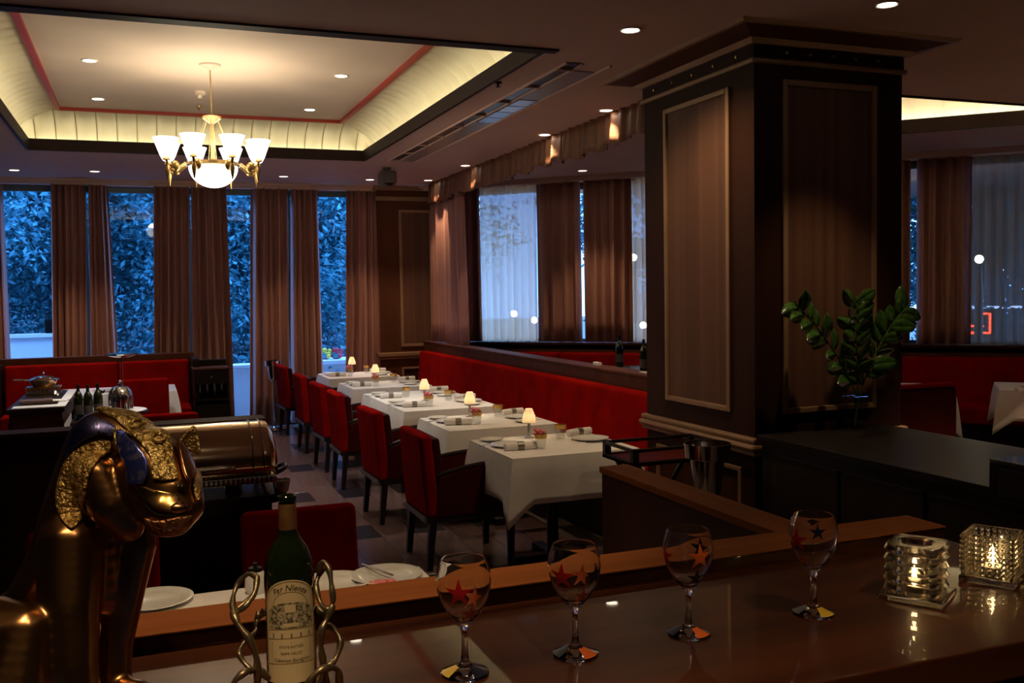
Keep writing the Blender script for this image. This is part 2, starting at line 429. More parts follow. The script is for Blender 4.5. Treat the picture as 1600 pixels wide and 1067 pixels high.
# far windows: bays between mullions
mull = [-2.3] + [at(px, 420, Y=YF + .2).x for px in (135, 296.5, 452)] + [3.05]
FRAME = mat('window_frame', (.10, .14, .15), rough=.4)
for i in range(4):
    x0, x1 = mull[i], mull[i + 1]
    wd = struct(f'window_{i + 1}', MB().box(x0, x0 + .03, YF + .18, YF + .24, 0, 3.12).box(x1 - .03, x1, YF + .18, YF + .24, 0, 3.12)
                .box(x0 + .03, x1 - .03, YF + .18, YF + .24, 0, .06).box(x0 + .03, x1 - .03, YF + .18, YF + .24, 3.06, 3.12), FRAME, 'tall window in the far wall, bay %d from the left' % (i + 1))
    MB().box(x0 + .03, x1 - .03, YF + .205, YF + .215, .06, 3.06).build('pane', PANE, wd, False)

# diagonal window wall of the side room
DL = 14.2
DO = Vector((3.78, DG + .22 - 3.78, 0)); DA = -PI / 4
dw = struct('wall_diagonal', MB().box(0, DL, -.06, .14, 0, 1.03).box(0, DL, -.06, .14, 3.10, 4.1), REDWOOD, 'low wood wall and header of the slanted window wall')
dw.location = DO; dw.rotation_euler = (0, 0, DA)
MB().box(0, DL, -.30, -.06, 3.14, 3.2).build('pelmet', CEIL, dw, False)
MB().box(0, DL, -.34, -.30, 3.17, 3.2).build('cornice', CEIL, dw, False)
MB().box(0, DL, -.26, .1, 1.03, 1.06, .006).build('sill', DARKWOOD, dw, False)
for i in range(7):
    s0, s1 = i * 2.03, (i + 1) * 2.03
    wd = struct(f'window_{5 + i}', MB().box(s0, s0 + .035, 0, .06, 1.06, 3.1).box(s1 - .035, s1, 0, .06, 1.06, 3.1).box(s0 + .035, s1 - .035, 0, .06, 1.06, 1.1).box(s0 + .035, s1 - .035, 0, .06, 3.06, 3.1), FRAME,
                'window behind curtains in the slanted wall, bay %d' % (i + 1))
    wd.location = DO; wd.rotation_euler = (0, 0, DA)
    MB().box(s0 + .035, s1 - .035, .025, .035, 1.1, 3.06).build('pane', PANE, wd, False)

# low wall carrying the banquette, wooden ledge in boards
lw = struct('wall_low', MB().box(XW - .04, XW + .10, 5.9, YF - .05, 0, 1.05), REDWOOD, 'low wooden wall between the two dining rooms')
yj = at(832, 563, X=XW - .05).y
for y0, y1 in ((5.9, yj - .002), (yj + .002, YF - .06)):
    MB().box(XW - .06, XW - .04, y0, y1, .55, 1.05, .003).build('board', REDWOOD, lw, False)
    MB().box(XW - .07, XW + .13, y0, y1, 1.05, 1.075, .006).build('ledge', REDWOOD, lw, False)

# the big square column
CX0, CX1, CY0, CY1 = 3.30, 4.375, 4.63, 5.90
COLWOOD = mat('column_wood', (.026, .009, .0045), (.040, .014, .007), rough=.55, scale=5, stretch=(1, 1, .1), spec=.08)
cl = struct('wall_column', MB().box(CX0, CX1, CY0, CY1, 0, 3.2), COLWOOD, 'massive square wood-clad column with framed fabric panels')
zf0, zf1 = .79, .87
def ring(nm, e, z0, z1, mt, bev=.01):
    MB().box(CX0 - e, CX1 + e, CY0 - e, CY1 + e, z0, z1, bev).build(nm, mt, cl, False)
ring('base_moulding', .035, .835, .87, MOULD, .012); ring('base_moulding', .05, .79, .835, MOULD, .02); ring('base_moulding', .03, .765, .79, MOULD, .008)
ring('neck_moulding', .025, 3.02, 3.05, MOULD, .01)
ring('frieze', .008, 3.05, 3.13, mat('frieze_wood', (.035, .014, .008), rough=.6, spec=.08), 0)
# crown: flaring profile
def flare(nm, z0, z1, e0, e1, mt):
    pts = [(CX0 - e0, CY0 - e0, z0), (CX1 + e0, CY0 - e0, z0), (CX0 - e0, CY1 + e0, z0), (CX1 + e0, CY1 + e0, z0),
           (CX0 - e1, CY0 - e1, z1), (CX1 + e1, CY0 - e1, z1), (CX0 - e1, CY1 + e1, z1), (CX1 + e1, CY1 + e1, z1)]
    MB().hexa(pts).build(nm, mt, cl, False)
flare('crown', 3.125, 3.15, .03, .06, MOULD); flare('crown', 3.15, 3.185, .06, .20, REDWOOD); flare('crown', 3.183, 3.2, .22, .24, MOULD)
stud = MB().lathe([(.011, 0), (.009, .006), (0, .009)], 8).mesh()
for k in range(5):
    o = obj('stud', stud, BRASS, cl, loc=(CX0 + .22 + k * .165, CY0 - .008, 3.09)); o.rotation_euler = (PI / 2, 0, 0)
    o = obj('stud', stud, BRASS, cl, loc=(CX0 - .008, CY0 + .16 + k * .24, 3.09)); o.rotation_euler = (0, -PI / 2, 0)
a = at(1143, 400, X=CX0); b_ = at(1041, 400, X=CX0); zt_ = at(1143, 135, X=CX0).z; zb_ = at(1143, 644, X=CX0).z
framed(cl, (CX0, a.y, 0), (0, 1, 0), b_.y - a.y, zb_, zt_, (-1, 0, 0), .035)
a = at(1221, 400, Y=CY0); b_ = at(1367, 400, Y=CY0); zt_ = at(1221, 124, Y=CY0).z; zb_ = at(1223, 647, Y=CY0).z
framed(cl, (a.x, CY0, 0), (1, 0, 0), b_.x - a.x, zb_, zt_, (0, -1, 0), .035)
framed(cl, (CX0, CY0 + .12, 0), (0, 1, 0), 1.0, .2, .68, (-1, 0, 0), .03, fab=DARKWOOD)

# partition behind the buffet
pt = struct('wall_partition', MB().box(-5, .60, 5.50, 5.60, 0, 1.03), DARKWOOD, 'dark chest-high partition behind the buffet sideboard')
MB().box(-5, .63, 5.46, 5.64, 1.03, 1.06, .006).build('cap', DARKWOOD, pt, False)

# ------------------------------------------------------------------ drapes
def drape(name, label, group, p0, p1, z0, z1, mt, pleats=7, amp=.035, b0=None, b1=None, cat='curtain', seed=0, nv=8, hem=0.0, trans=True):
    """hanging cloth between p0 and p1 (top), b0..b1 bottom"""
    rnd = random.Random(seed)
    p0, p1 = Vector((*p0, 0)), Vector((*p1, 0)); b0 = Vector((*b0, 0)) if b0 else p0; b1 = Vector((*b1, 0)) if b1 else p1
    d = (p1 - p0).normalized(); n = Vector((d.y, -d.x, 0))
    ph = rnd.random() * 6; wv = [rnd.uniform(.7, 1.3) for _ in range(pleats + 2)]
    org = (b0 + b1) / 2
    def fn(u, v):
        a_, c_ = b0.lerp(p0, v), b1.lerp(p1, v)
        x = u * pleats; k = int(x) % len(wv)
        s_ = math.sin(2 * PI * x + ph) * wv[k] * amp * (.75 + .25 * (1 - v)) + math.sin(2 * PI * x * .37 + ph + v) * amp * .5
        q = a_.lerp(c_, u) + n * s_ - org
        return (q.x, q.y, (z0 + (z1 - z0) * v) - z0 + (hem * math.sin(2 * PI * x + ph + 1) if v == 0 else 0))
    o = MB().grid(pleats * 8, nv, fn).build(name, mt, None, True, solid=0.0 if 'sheer' in name else .004)
    o.location = (org.x, org.y, z0)
    return tag(o, label, cat, group)
YD = YF - .0
def fx(px, py): return at(px, py, Y=YF + .03).x
fd = [('leftmost', -40, 3, -40, 15), ('', 80, 133, 80, 133), ('', 138, 168, 138, 187), ('', 240, 294, 237, 294), ('', 298, 352, 298, 363), ('', 392, 450, 388, 450), ('', 455, 497, 454, 506), ('', 540, 590, 536, 592)]
lab = ['brown drape cut by the left edge of the picture', 'brown drape right of the leftmost window gap', 'brown drape flaring out left of the second window gap',
       'brown drape right of the second window gap', 'brown drape behind the dark sideboard, left of the third window gap', 'wide brown drape behind the floor-standing ice bucket',
       'brown drape left of the window gap nearest the pilaster', 'brown drape hanging beside the wood pilaster']
for i, (nm, t0, t1, b0, b1) in enumerate(fd):
    yy = YF + .03
    drape('curtain', lab[i], 'drapes at the far windows', (fx(t0, 290), yy), (fx(t1, 290), yy), .03, 3.135, DRAPE, 5, .06,
          (fx(b0, 560), yy), (fx(b1, 560), yy), seed=i)
# drapes in the opening between the rooms
y0, y1 = at(722, 420, X=XW - .02).y, 12.62
drape('curtain', 'copper brown drape hanging at the end of the room opening by the pilaster', None, (XW + .02, y0 + .10), (XW + .02, y1), 1.08, 3.12, DRAPE, 5, .03, (XW + .02, y0), (XW + .02, y1), seed=21)
# valance: pleated strip with box folds
vy0, vy1 = 5.9, 12.45
def valance():
    root = thing('valance', 'copper brown pleated valance along the ceiling above the red banquette', 'valance', (XW, vy0, 2.93))
    L = vy1 - vy0; rnd = random.Random(3); n = 15
    for k in range(n):
        a = k * L / n; wd = L / n
        def fn(u, v, a=a, wd=wd, ph=rnd.random() * 6):
            y = a + u * (wd + .015)
            x = -.02 - .02 * (1 - v) - .018 * math.sin(u * PI * 6 + ph) - .022 * math.sin(PI * u) + (.015 if u in (0, 1) else 0)
            return (x, y, .27 * v + (1 - v) * (.02 * math.sin(u * PI * 2 + ph) + .012 * math.sin(a * 3)))
        MB().grid(28, 4, fn).build('pleat', DRAPE_OR, root, True, solid=.004)
    MB().box(-.005, .015, 0, L, .2, .27).build('rail', DARKWOOD, root, False)
    return root
valance()
# side-room curtains along the slanted wall
def dg(px, py, off=0.0):
    """point on the slanted curtain plane"""
    d = CR * (px - 800) - CU * (py - 533.5) + CF * F_PX
    t = (DG + off) / (d.x + d.y); q = EYEP + d * t
    return (q.x, q.y)
ds = [('brown drape in the side room left of the big sheer', 700, 752, 'D'), ('pale sheer curtain glowing blue in the side room, wide one behind the low wall', 752, 841, 'S'),
      ('brown drape in the side room right of the wide pale sheer', 838, 908, 'D'), ('brown drape in the side room left of the narrow sheer by the column', 914, 988, 'D'),
      ('narrow pale sheer curtain seen against the column edge', 984, 1060, 'S'), ('brown drape seen just right of the column, beside the bright slit', 1380, 1422, 'D'),
      ('brown drape right of the column between the slit and the grey sheer', 1432, 1518, 'D'), ('grey see-through sheer at the right edge with lamps behind', 1514, 1680, 'S2'), ('unseen brown drape added behind the column to block window light', 1060, 1380, 'D')]  # last drape is unseen, added to stop blue window light
for i, (lb, a, b, k) in enumerate(ds):
    off = 0 if k == 'D' else .06
    npl = max(4, round((Vector(dg(b, 420)) - Vector(dg(a, 420))).length / (.14 if k == 'D' else .11)))
    drape('sheer_curtain' if k[0] == 'S' else 'curtain', lb, 'curtains of the side room', dg(a, 420, off), dg(b, 420, off), 1.065, 3.15,
          {'D': DRAPE, 'S': SHEER, 'S2': SHEER2}[k], npl, .05 if k == 'D' else .034, seed=40 + i)

e0 = Vector((*dg(1680, 420), 0)); e1 = DO + Vector((S2, -S2, 0)) * 14.0 - Vector((S2, S2, 0)) * .15  # unseen drapes added beyond the view to keep blue daylight off the bar
for i, (a, b) in enumerate(((0, .5), (.5, 1))):
    drape('curtain', 'unseen brown drape added past the right edge to block window light, ' + ('first', 'second')[i], 'curtains of the side room', e0.lerp(e1, a).xy, e0.lerp(e1, b).xy, 1.065, 3.15, DRAPE, 14, .05, seed=60 + i)

# ================================================================== LAMPS
def make_downlight(watts=DL_W, spot=True, size=R(75), color=WARM):
    def fn():
        r = thing('downlight', 'x', 'ceiling lamp')
        MB().lathe([(.062, .012), (.062, -.004), (.055, -.006), (.048, -.002), (.046, .03)], 20).build('trim_ring', mat('white_trim', (.7, .66, .6), rough=.5), r)
        MB().lathe([(0, -.003), (.047, -.003), (.047, .006)], 20).build('lens', LAMPON, r)
        if spot:
            l = bpy.data.lights.new('downlight_beam', 'SPOT'); l.energy = watts; l.color = color; l.spot_size = size; l.spot_blend = .6; l.shadow_soft_size = .03
            o = bpy.data.objects.new('downlight_beam', l); col.objects.link(o); o.parent = r; o.location = (0, 0, -.012)
        return r
    return fn
mk = Maker(make_downlight())
dls = [((985, 48), 'ceiling downlight left of the column crown'), ((1386, 8), 'ceiling downlight above the column, at the top edge'),
       ((947, 173), 'ceiling downlight by the valance nearest the column'), ((851, 211), 'ceiling downlight second along the valance from the column'),
       ((727, 259), 'ceiling downlight third along the valance from the column'), ((669, 282), 'ceiling downlight at the far end of the valance'),
       ((578, 281), 'ceiling downlight beside the hanging speaker near the far wall'), ((22, 266), 'ceiling downlight above the leftmost window gap'),
       ((148, 268), 'dim ceiling downlight above the second drape pair'), ((443, 276), 'ceiling downlight above the wide drape behind the ice bucket')]
mk0 = Maker(make_downlight(36.0)); mk7 = Maker(make_downlight(46.0, size=R(140)))
for (px, py), lb in dls:
    p = at(px, py, Z=ZC - .006); (mk0 if px == 1386 else mk7 if px == 985 else mk)((p.x, p.y, ZC - .002), 0, lb, 'round downlights in the lower ceiling')
mk2 = Maker(make_downlight(70.0, size=R(64), color=(1, .92, .84)))
for (px, py), lb in (((140, 94), 'tray downlight near left of the chandelier'), ((533, 118), 'tray downlight near right of the chandelier'),
                     ((153, 154), 'tray downlight at the far left corner'), ((484, 171), 'tray downlight at the far right corner')):
    p = at(px, py, Z=ZT); mk2((p.x, p.y, ZT - .002), 0, lb, 'round downlights in the tray ceiling')
mk3 = Maker(make_downlight(36))
for (px, py), lb in (((910, 267), 'side room downlight seen under the valance'), ((1553, 232), 'side room downlight above the grey sheer')):
    p = at(px, py, Z=ZC - .006); mk3((p.x, p.y, ZC - .002), 0, lb, 'downlights of the side room')
mk6 = Maker(make_downlight(400))  # unseen lamps added to brighten the side ceiling by bounce
for (x, y), lb in (((5.6, 3.9), 'added unseen side room light past the column towards the bar'), ((7.6, 4.6), 'added unseen side room light at the right, out of view')):
    mk6((x, y, ZC - .002), 0, lb, 'downlights of the side room')
# unseen downlights added behind and above the camera to light the bar front
mk4 = Maker(make_downlight(34.0, size=R(80)))
for (x, y), lb in (((.25, .25), 'added unseen light over the bar in front of the bottle'), ((1.5, .4), 'added unseen light over the bar in front of the candles')):
    mk4((x, y, ZC - .002), 0, lb, 'downlights over the bar')

mk5 = Maker(make_downlight(60.0, size=R(62)))  # the jaguar lamp is added out of view to brighten the statue
for (x, y), lb in (((-.25, .6), 'added unseen light over the bar in front of the jaguar'), ((.2, 2.35), 'downlight over the near table behind the bar rail')):
    mk5((x, y, ZC - .002), 0, lb, 'downlights over the bar')
# chandelier
CHX, CHY = at(328, 101, Z=ZT).xy
def chandelier():
    r = thing('chandelier', 'brass chandelier with eight white glass cups around a glowing bowl', 'chandelier', (CHX, CHY, ZT))
    B2 = mat('pale_brass', (.62, .45, .22), (.50, .34, .14), rough=.4, metal=.6, scale=15)
    MB().lathe([(0, 0), (.085, 0), (.08, -.012), (.03, -.03), (.012, -.045), (0, -.045)], 24).build('canopy', TRAYC, r)
    MB().tube([(0, 0, -.04), (0, 0, -.40)], .006, 8).build('rod', B2, r)
    hz = -.41
    MB().lathe([(0, .02), (.03, .018), (.072, .005), (.068, -.012), (.035, -.035), (.015, -.05), (0, -.05)], 24, (0, 0, hz)).build('hub', B2, r)
    MB().lathe([(.010, 0), (.012, -.12), (.016, -.25), (.022, -.34), (.022, -.36)], 12, (0, 0, hz - .03)).build('stem', B2, r)
    rz = -.80
    MB().lathe([(.182, 0), (.20, .012), (.20, .03), (.182, .04), (.176, .02), (.182, 0)], 40, (0, 0, rz)).build('ring', BRASS, r)
    BOWL = emis('glowing_bowl', (1.0, .93, .78), 3.2)
    MB().lathe([(.188, 0)] + [(.188 * math.cos(a * PI / 2 / 10), -.165 * math.sin(a * PI / 2 / 10)) for a in range(1, 11)], 36, (0, 0, rz + .005)).build('bowl', BOWL, r)
    CUP = emis('glowing_cup', (1.0, .92, .74), 3.0)
    for k in range(6):
        a = k * PI / 3 + .3
        MB().tube([(math.cos(a) * .05, math.sin(a) * .05, hz - .02), (math.cos(a) * .125, math.sin(a) * .125, (hz + rz) / 2), (math.cos(a) * .21, math.sin(a) * .21, rz + .03)], .003, 6).build('chain', B2, r)
    cup = MB().lathe([(.018, 0), (.04, .012), (.06, .05), (.078, .10), (.095, .145), (.09, .145), (.07, .10), (.05, .045), (.0, .01)], 24).mesh()
    for k in range(8):
        a = PI / 8 + k * PI / 4 + math.atan2(-CHY, -CHX); c, s_ = math.cos(a), math.sin(a)
        pts = bez([(c * .22, s_ * .22, rz + .02), (c * .30, s_ * .30, rz - .035), (c * .345, s_ * .345, rz - .03), (c * .37, s_ * .37, rz + .035)], 5)
        arm = MB().tube(pts, .011, 8).build('arm', BRASS, r)
        MB().ball((c * .30, s_ * .30, rz - .01), .032, 2, (1, .6, 1.4)).build('leaf_scroll', BRASS, arm)
        MB().lathe([(0, -.11), (.012, -.06), (.02, -.01), (.008, .03), (0, .03)], 8, (c * .36, s_ * .36, rz - .03)).build('drop', BRASS, arm)
        MB().lathe([(0, 0), (.03, .004), (.022, .02), (.016, .03)], 12, (c * .37, s_ * .37, rz + .03)).build('cup_holder', BRASS, arm)
        o = obj('glass_cup', cup, CUP, r, loc=(c * .37, s_ * .37, rz + .055))
        point_light('cup_light', (c * .37, s_ * .37, rz + .23), CHAND_W, (1, .82, .52), .05, r)
    point_light('bowl_light', (0, 0, rz - .27), 6, (1, .82, .52), .1, r)
    return r
chandelier()

# smoke detectors and speaker
def detector(loc, lb):
    r = thing('smoke_detector', lb, 'detector', loc)
    MB().lathe([(0, 0), (.055, 0), (.05, -.025), (.03, -.035), (0, -.036)], 20).build('base', TRAYC, r)
    MB().lathe([(.02, -.034), (.018, -.06), (0, -.065)], 16).build('sensor', mat('cream_plastic', (.75, .7, .6), rough=.4), r)
p = at(312, 143, Z=ZT); detector((p.x, p.y, ZT), 'cream smoke detector on the tray ceiling left of the chandelier rod')
p = at(311, 166, Z=ZT)
o = MB().lathe([(0, 0), (.03, 0), (.028, -.01), (.008, -.015), (.008, -.035), (.022, -.04), (0, -.045)], 14).build('sprinkler', BRASS); o.location = (p.x, p.y, ZT); tag(o, 'small dark sprinkler head on the tray ceiling behind the chandelier rod', 'sprinkler')
p = at(778, 128, Z=ZC)
o = MB().lathe([(0, 0), (.03, 0), (.028, -.01), (.008, -.015), (.008, -.03), (.02, -.034), (0, -.04)], 14).build('sprinkler', BLACKWOOD); o.location = (p.x, p.y, ZC); tag(o, 'small dark sprinkler on the ceiling between tray and air slot', 'sprinkler')
p = at(604, 262, Z=ZC)
r = thing('speaker', 'grey wall speaker hanging from the ceiling near the far wall', 'speaker', (p.x, p.y, ZC))
SPK = mat('grey_plastic', (.12, .10, .095), rough=.5)
MB().lathe([(.05, 0), (.05, -.02), (.015, -.03), (.015, -.07), (0, -.07)], 16).build('bracket', SPK, r)
MB().box(-.10, .10, -.07, .09, -.21, -.05, .03, 3, Matrix.Rotation(R(-14), 4, 'X')).build('cabinet', SPK, r)
MB().lathe([(0, 0), (.055, .0), (.06, .008), (.066, 0)], 20, (0, -.095, -.155), Matrix.Rotation(R(76), 4, 'X')).build('grille', BLACK, r)
# linear air slot with brackets
vx0, vx1, vyA, vyB = 2.60, 2.69, 5.62, 10.35
r = thing('air_slot', 'long recessed ceiling air slot between the tray and the valance', 'air vent', (0, 0, ZC))
MB().box(vx0, vx1, vyA, vyB, -.004, .05).build('slot', BLACK, r, False)
for x in (vx0 - .02, vx1, vx1 + .20): MB().box(x, x + .018, vyA, vyB, -.014, .002, .003).build('edge_strip', CEIL, r, False)
MB().box(vx1 + .03, vx1 + .19, vyA + .2, vyB, -.006, -.002).build('panel', mat('slot_panel', (.30, .24, .20), rough=.35), r, False)
for k in range(9):
    y = vyA + .15 + k * .56
    MB().box(vx0 - .015, vx1 + .015, y, y + .018, -.018, .0, .002).build('bracket', CEIL, r, False)
ya = at(760, 190, Z=ZC).y; yb = at(832, 155, Z=ZC).y
SHINY = mat('mirror_strip', (.30, .28, .34), rough=.25, metal=1)
for k in range(4):
    y = yb + (ya - yb) * k / 4
    MB().box(vx1 + .035, vx1 + .185, y + .01, y + (ya - yb) / 4 - .01, -.011, -.005, .001).build('mirror_plate', SHINY, r, False)

# ================================================================== FURNITURE
# banquette along the low wall
def slab_cushion(mb, pts, bev): mb.hexa(pts, bev, 3); return mb
br = thing('banquette', 'long red velvet banquette along the low wooden wall', 'bench', (3.3, 9.2, 0))
ys = [5.96, yj + .0, 12.55]
for y0, y1 in ((ys[0], ys[1]), (ys[1], ys[2])):
    y0 -= 9.2; y1 -= 9.2
    xb = .14
    MB().hexa([(xb, y0 + .004, .42), (.334, y0 + .004, .42), (xb, y1 - .004, .42), (.334, y1 - .004, .42),
               (xb + .10, y0 + .004, .955), (.334, y0 + .004, .955), (xb + .10, y1 - .004, .955), (.334, y1 - .004, .955)], .035, 3).build('backrest', RED, br)
    MB().box(-.38, xb + .03, y0 + .004, y1 - .004, .30, .47, .03, 3).build('seat', RED, br)
MB().box(-.32, .34, ys[0] - 9.2, ys[2] - 9.2, .02, .30).build('base', BLACKWOOD, br, False)

# armchair, faces +X, origin between the rear legs
def make_chair():
    r = thing('armchair', 'x', 'chair')
    w = .265
    # back: outer red shell and inner
    MB().hexa([(-.045, -w, .33), (.05, -w, .33), (-.045, w, .33), (.05, w, .33), (-.085, -w, .86), (.0, -w, .86), (-.085, w, .86), (.0, w, .86)], .03, 3).build('backrest', RED, r)
    MB().hexa([(.04, -w + .02, .40), (.10, -w + .02, .40), (.04, w - .02, .40), (.10, w - .02, .40), (.0, -w + .02, .835), (.055, -w + .02, .835), (.0, w - .02, .835), (.055, w - .02, .835)], .02, 2).build('back_cushion', DARKRED, r)
    MB().box(.06, .55, -w + .05, w - .05, .33, .47, .03, 3).build('seat', RED, r)
    MB().box(-.04, .55, -w + .005, w - .005, .30, .345, .006).build('seat_frame', LEGBLACK, r)
    for s_ in (-1, 1):
        y0, y1 = (-w, -w + .055) if s_ < 0 else (w - .055, w)
        prof = [(.0, .335), (.53, .335), (.575, .62), (.56, .645), (.40, .645), (.20, .625), (.04, .585)]
        mtx = Matrix(((1, 0, 0, 0), (0, 0, 1, 0), (0, 1, 0, 0), (0, 0, 0, 1)))
        MB().prism(prof, y0, y1, mtx, .008).build('armrest', DARKRED, r)
        pts = bez([(.03, (y0 + y1) / 2, .595), (.20, (y0 + y1) / 2, .632), (.40, (y0 + y1) / 2, .652), (.565, (y0 + y1) / 2, .65)], 4)
        MB().tube(pts, .016, 8).build('arm_cap', BLACKWOOD, r)
        for x, tx in ((0, -.03), (.52, .0)):
            MB().hexa([(x - .018 + tx, s_ * (w - .022) - .018, 0), (x + .018 + tx, s_ * (w - .022) - .018, 0), (x - .018 + tx, s_ * (w - .022) + .018, 0), (x + .018 + tx, s_ * (w - .022) + .018, 0),
                       (x - .024, s_ * (w - .024) - .024, .33), (x + .024, s_ * (w - .024) - .024, .33), (x - .024, s_ * (w - .024) + .024, .33), (x + .024, s_ * (w - .024) + .024, .33)], .003).build('leg', LEGBLACK, r)
    MB().box(-.062, -.048, -w + .01, w - .01, .315, .345, .003).build('rear_rail', mat('grey_rail', (.14, .13, .14), rough=.4), r)
    return r
chair = Maker(make_chair)
ORD = ['nearest the bar', 'second from the bar', 'third from the bar', 'fourth from the bar', 'fifth from the bar', 'farthest from the bar']
for i, yc in enumerate((5.95, 7.26, 8.67, 9.585, 10.76, 12.26)):
    chair((1.66, yc, 0), R((0, 2, -1, 3, 0, 2)[i]), 'red velvet armchair in the row of tables, ' + ORD[i], 'armchairs along the row of white tables')

# white-clothed tables
def make_table(sx, sy, hang=.27, tip=.13, seed=0):
    def fn():
        rnd = random.Random(seed)
        r = thing('dining_table', 'x', 'table')
        MB().box(.05, sx - .05, .05, sy - .05, .70, .738).build('tabletop', BLACKWOOD, r, False)
        MB().lathe([(.04, .05), (.035, .35), (.045, .70)], 16, (sx / 2, sy / 2, 0)).build('pedestal', BLACK, r)
        MB().box(sx / 2 - .28, sx / 2 + .28, sy / 2 - .04, sy / 2 + .04, 0, .05, .01).box(sx / 2 - .04, sx / 2 + .04, sy / 2 - .28, sy / 2 + .28, 0, .05, .01).build('foot', BLACK, r)
        # cloth: flat top + skirt with hanging corners
        per = []   # (x, y, nx, ny, corner weight)
        n = 14
        cs = [(0, 0), (sx, 0), (sx, sy), (0, sy)]; nr = [(0, -1), (1, 0), (0, 1), (-1, 0)]
        for k in range(4):
            (xa, ya), (xb, yb) = cs[k], cs[(k + 1) % 4]; nx, ny = nr[k]
            for j in range(n):
                t = j / n
                cw = max(0, 1 - min(t, 1 - t) * n / 1.8)
                if j == 0:
                    pn = nr[k - 1]; nx_, ny_ = nx + pn[0], ny + pn[1]
                else:
                    px_, py_ = (nr[k - 1] if t < .5 else nr[(k + 1) % 4]); nx_, ny_ = nx + px_ * cw * .55, ny + py_ * cw * .55
                per.append((xa + (xb - xa) * t, ya + (yb - ya) * t, nx_, ny_, cw))
        b = bmesh.new(); N = len(per); rows = 7; G = []
        wob = [rnd.uniform(-1, 1) for _ in range(N)]
        for q in range(rows + 1):
            f = q / rows; ringv = []
            for i, (x, y, nx, ny, cw) in enumerate(per):
                o_ = .004 + .010 * min(1, f * 4) + f * (.014 + .035 * cw) + f * .010 * wob[i] * (1 - cw)
                z = .752 - .010 * (1 - math.cos(min(1, f * 4) * PI / 2)) - f * (hang + tip * cw ** 1.4)
                ringv.append(b.verts.new((x + nx * o_, y + ny * o_, z)))
            G.append(ringv)
        top = [b.verts.new((x + (sx / 2 - x) * .02, y + (sy / 2 - y) * .02, .754)) for x, y, *_ in per]
        for i in range(N):
            j = (i + 1) % N
            b.faces.new((top[i], top[j], G[0][j], G[0][i]))
            for q in range(rows): b.faces.new((G[q][i], G[q][j], G[q + 1][j], G[q + 1][i]))
        b.faces.new(top)
        mb = MB(); mb.bm.free(); mb.bm = b
        mb.build('tablecloth', LINEN, r, True, solid=.003)
        return r
    return fn
TBX, TSX, TSY = 2.027, .84, .785
TYS = [5.245, 6.49, 7.735, 8.535, 9.80, 11.16]
table = Maker(make_table(TSX, TSY))
TN = ['the white table nearest the bar', 'the second white table', 'the third white table', 'the fourth white table', 'the fifth white table', 'the farthest white table']
for i, y in enumerate(TYS):
    table((TBX, y, 0), 0, 'square table under a white cloth in the row, ' + ORD[i], 'white tables along the banquette')
ZTB = .7555
def make_plate(rad):
    def fn():
        o = MB().lathe([(0, .004), (rad * .62, .004), (rad * .7, .008), (rad * .97, .017), (rad, .016), (rad * .72, .003), (rad * .55, 0), (0, 0)], 32).build('plate', CHINA)
        return tag(o, 'x', 'plate')
    return fn
plate = Maker(make_plate(.125)); bplate = Maker(make_plate(.08))
def make_napkin():
    r = thing('napkin_roll', 'x', 'napkin')
    mtx = Matrix.Rotation(PI / 2, 4, 'Y')
    MB().lathe([(0, -.105), (.018, -.105), (.024, -.10), (.026, -.03), (.023, 0), (.026, .03), (.024, .10), (.018, .105), (0, .105)], 16, (0, 0, .024), mtx).build('napkin', LINEN, r)
    MB().lathe([(.027, -.022), (.029, -.02), (.029, .02), (.027, .022)], 16, (0, 0, .024), mtx).build('ring', mat('pewter', (.22, .20, .17), (.3, .27, .22), rough=.4, metal=.7, scale=80), r)
    return r
napkin = Maker(make_napkin)
TUMB = pane('tumbler_glass', (.93, .94, .93), .10)
def make_tumbler(flower):
    def fn():
        r = thing('flower_tumbler' if flower else 'tumbler', 'x', 'flower glass' if flower else 'glass')
        MB().lathe([(0, 0), (.026, 0), (.030, .006), (.037, .06), (.038, .068), (.036, .068), (.028, .01), (0, .008)], 20).build('glass', TUMB, r)
        MB().lathe([(.0375, .066), (.040, .09), (.0405, .094), (.038, .094), (.0365, .066)], 20).build('gold_band', GOLD, r)
        if flower:
            for k in range(9):
                a = k * 2.4; q = .018 * math.sqrt(k / 2)
                MB().ball((q * math.cos(a) - .012, q * math.sin(a), .105 + .012 * math.cos(k)), .016, 1, (1, 1, .8)).build('petal', PINK, r)
        return r
    return fn
tumbler = Maker(make_tumbler(False)); ftumbler = Maker(make_tumbler(True))
SHADE = emis('candle_shade', (1.0, .62, .30), 1.3)
def make_table_lamp():
    r = thing('table_lamp', 'x', 'lamp')
    MB().lathe([(0, 0), (.034, 0), (.034, .004), (.012, .008), (.009, .012)], 20).build('base', SILVER, r)
    MB().lathe([(.010, .01), (.010, .10), (.016, .105), (.024, .108), (0, .112)], 16).build('stem', SILVER, r)
    MB().lathe([(.048, .105), (.046, .13), (.034, .17), (.024, .198), (.022, .198), (.032, .17), (.044, .13), (.046, .105)], 24).build('shade', cloth('frosted_shade', (.95, .88, .78), .6), r)
    MB().ball((0, 0, .135), .012, 2, (1, 1, 1.5)).build('flame', emis('flame', (1, .78, .42), 60), r)
    point_light('lamp_light', (0, 0, .15), .16, (1, .76, .48), .012, r)
    return r
tlamp = Maker(make_table_lamp)
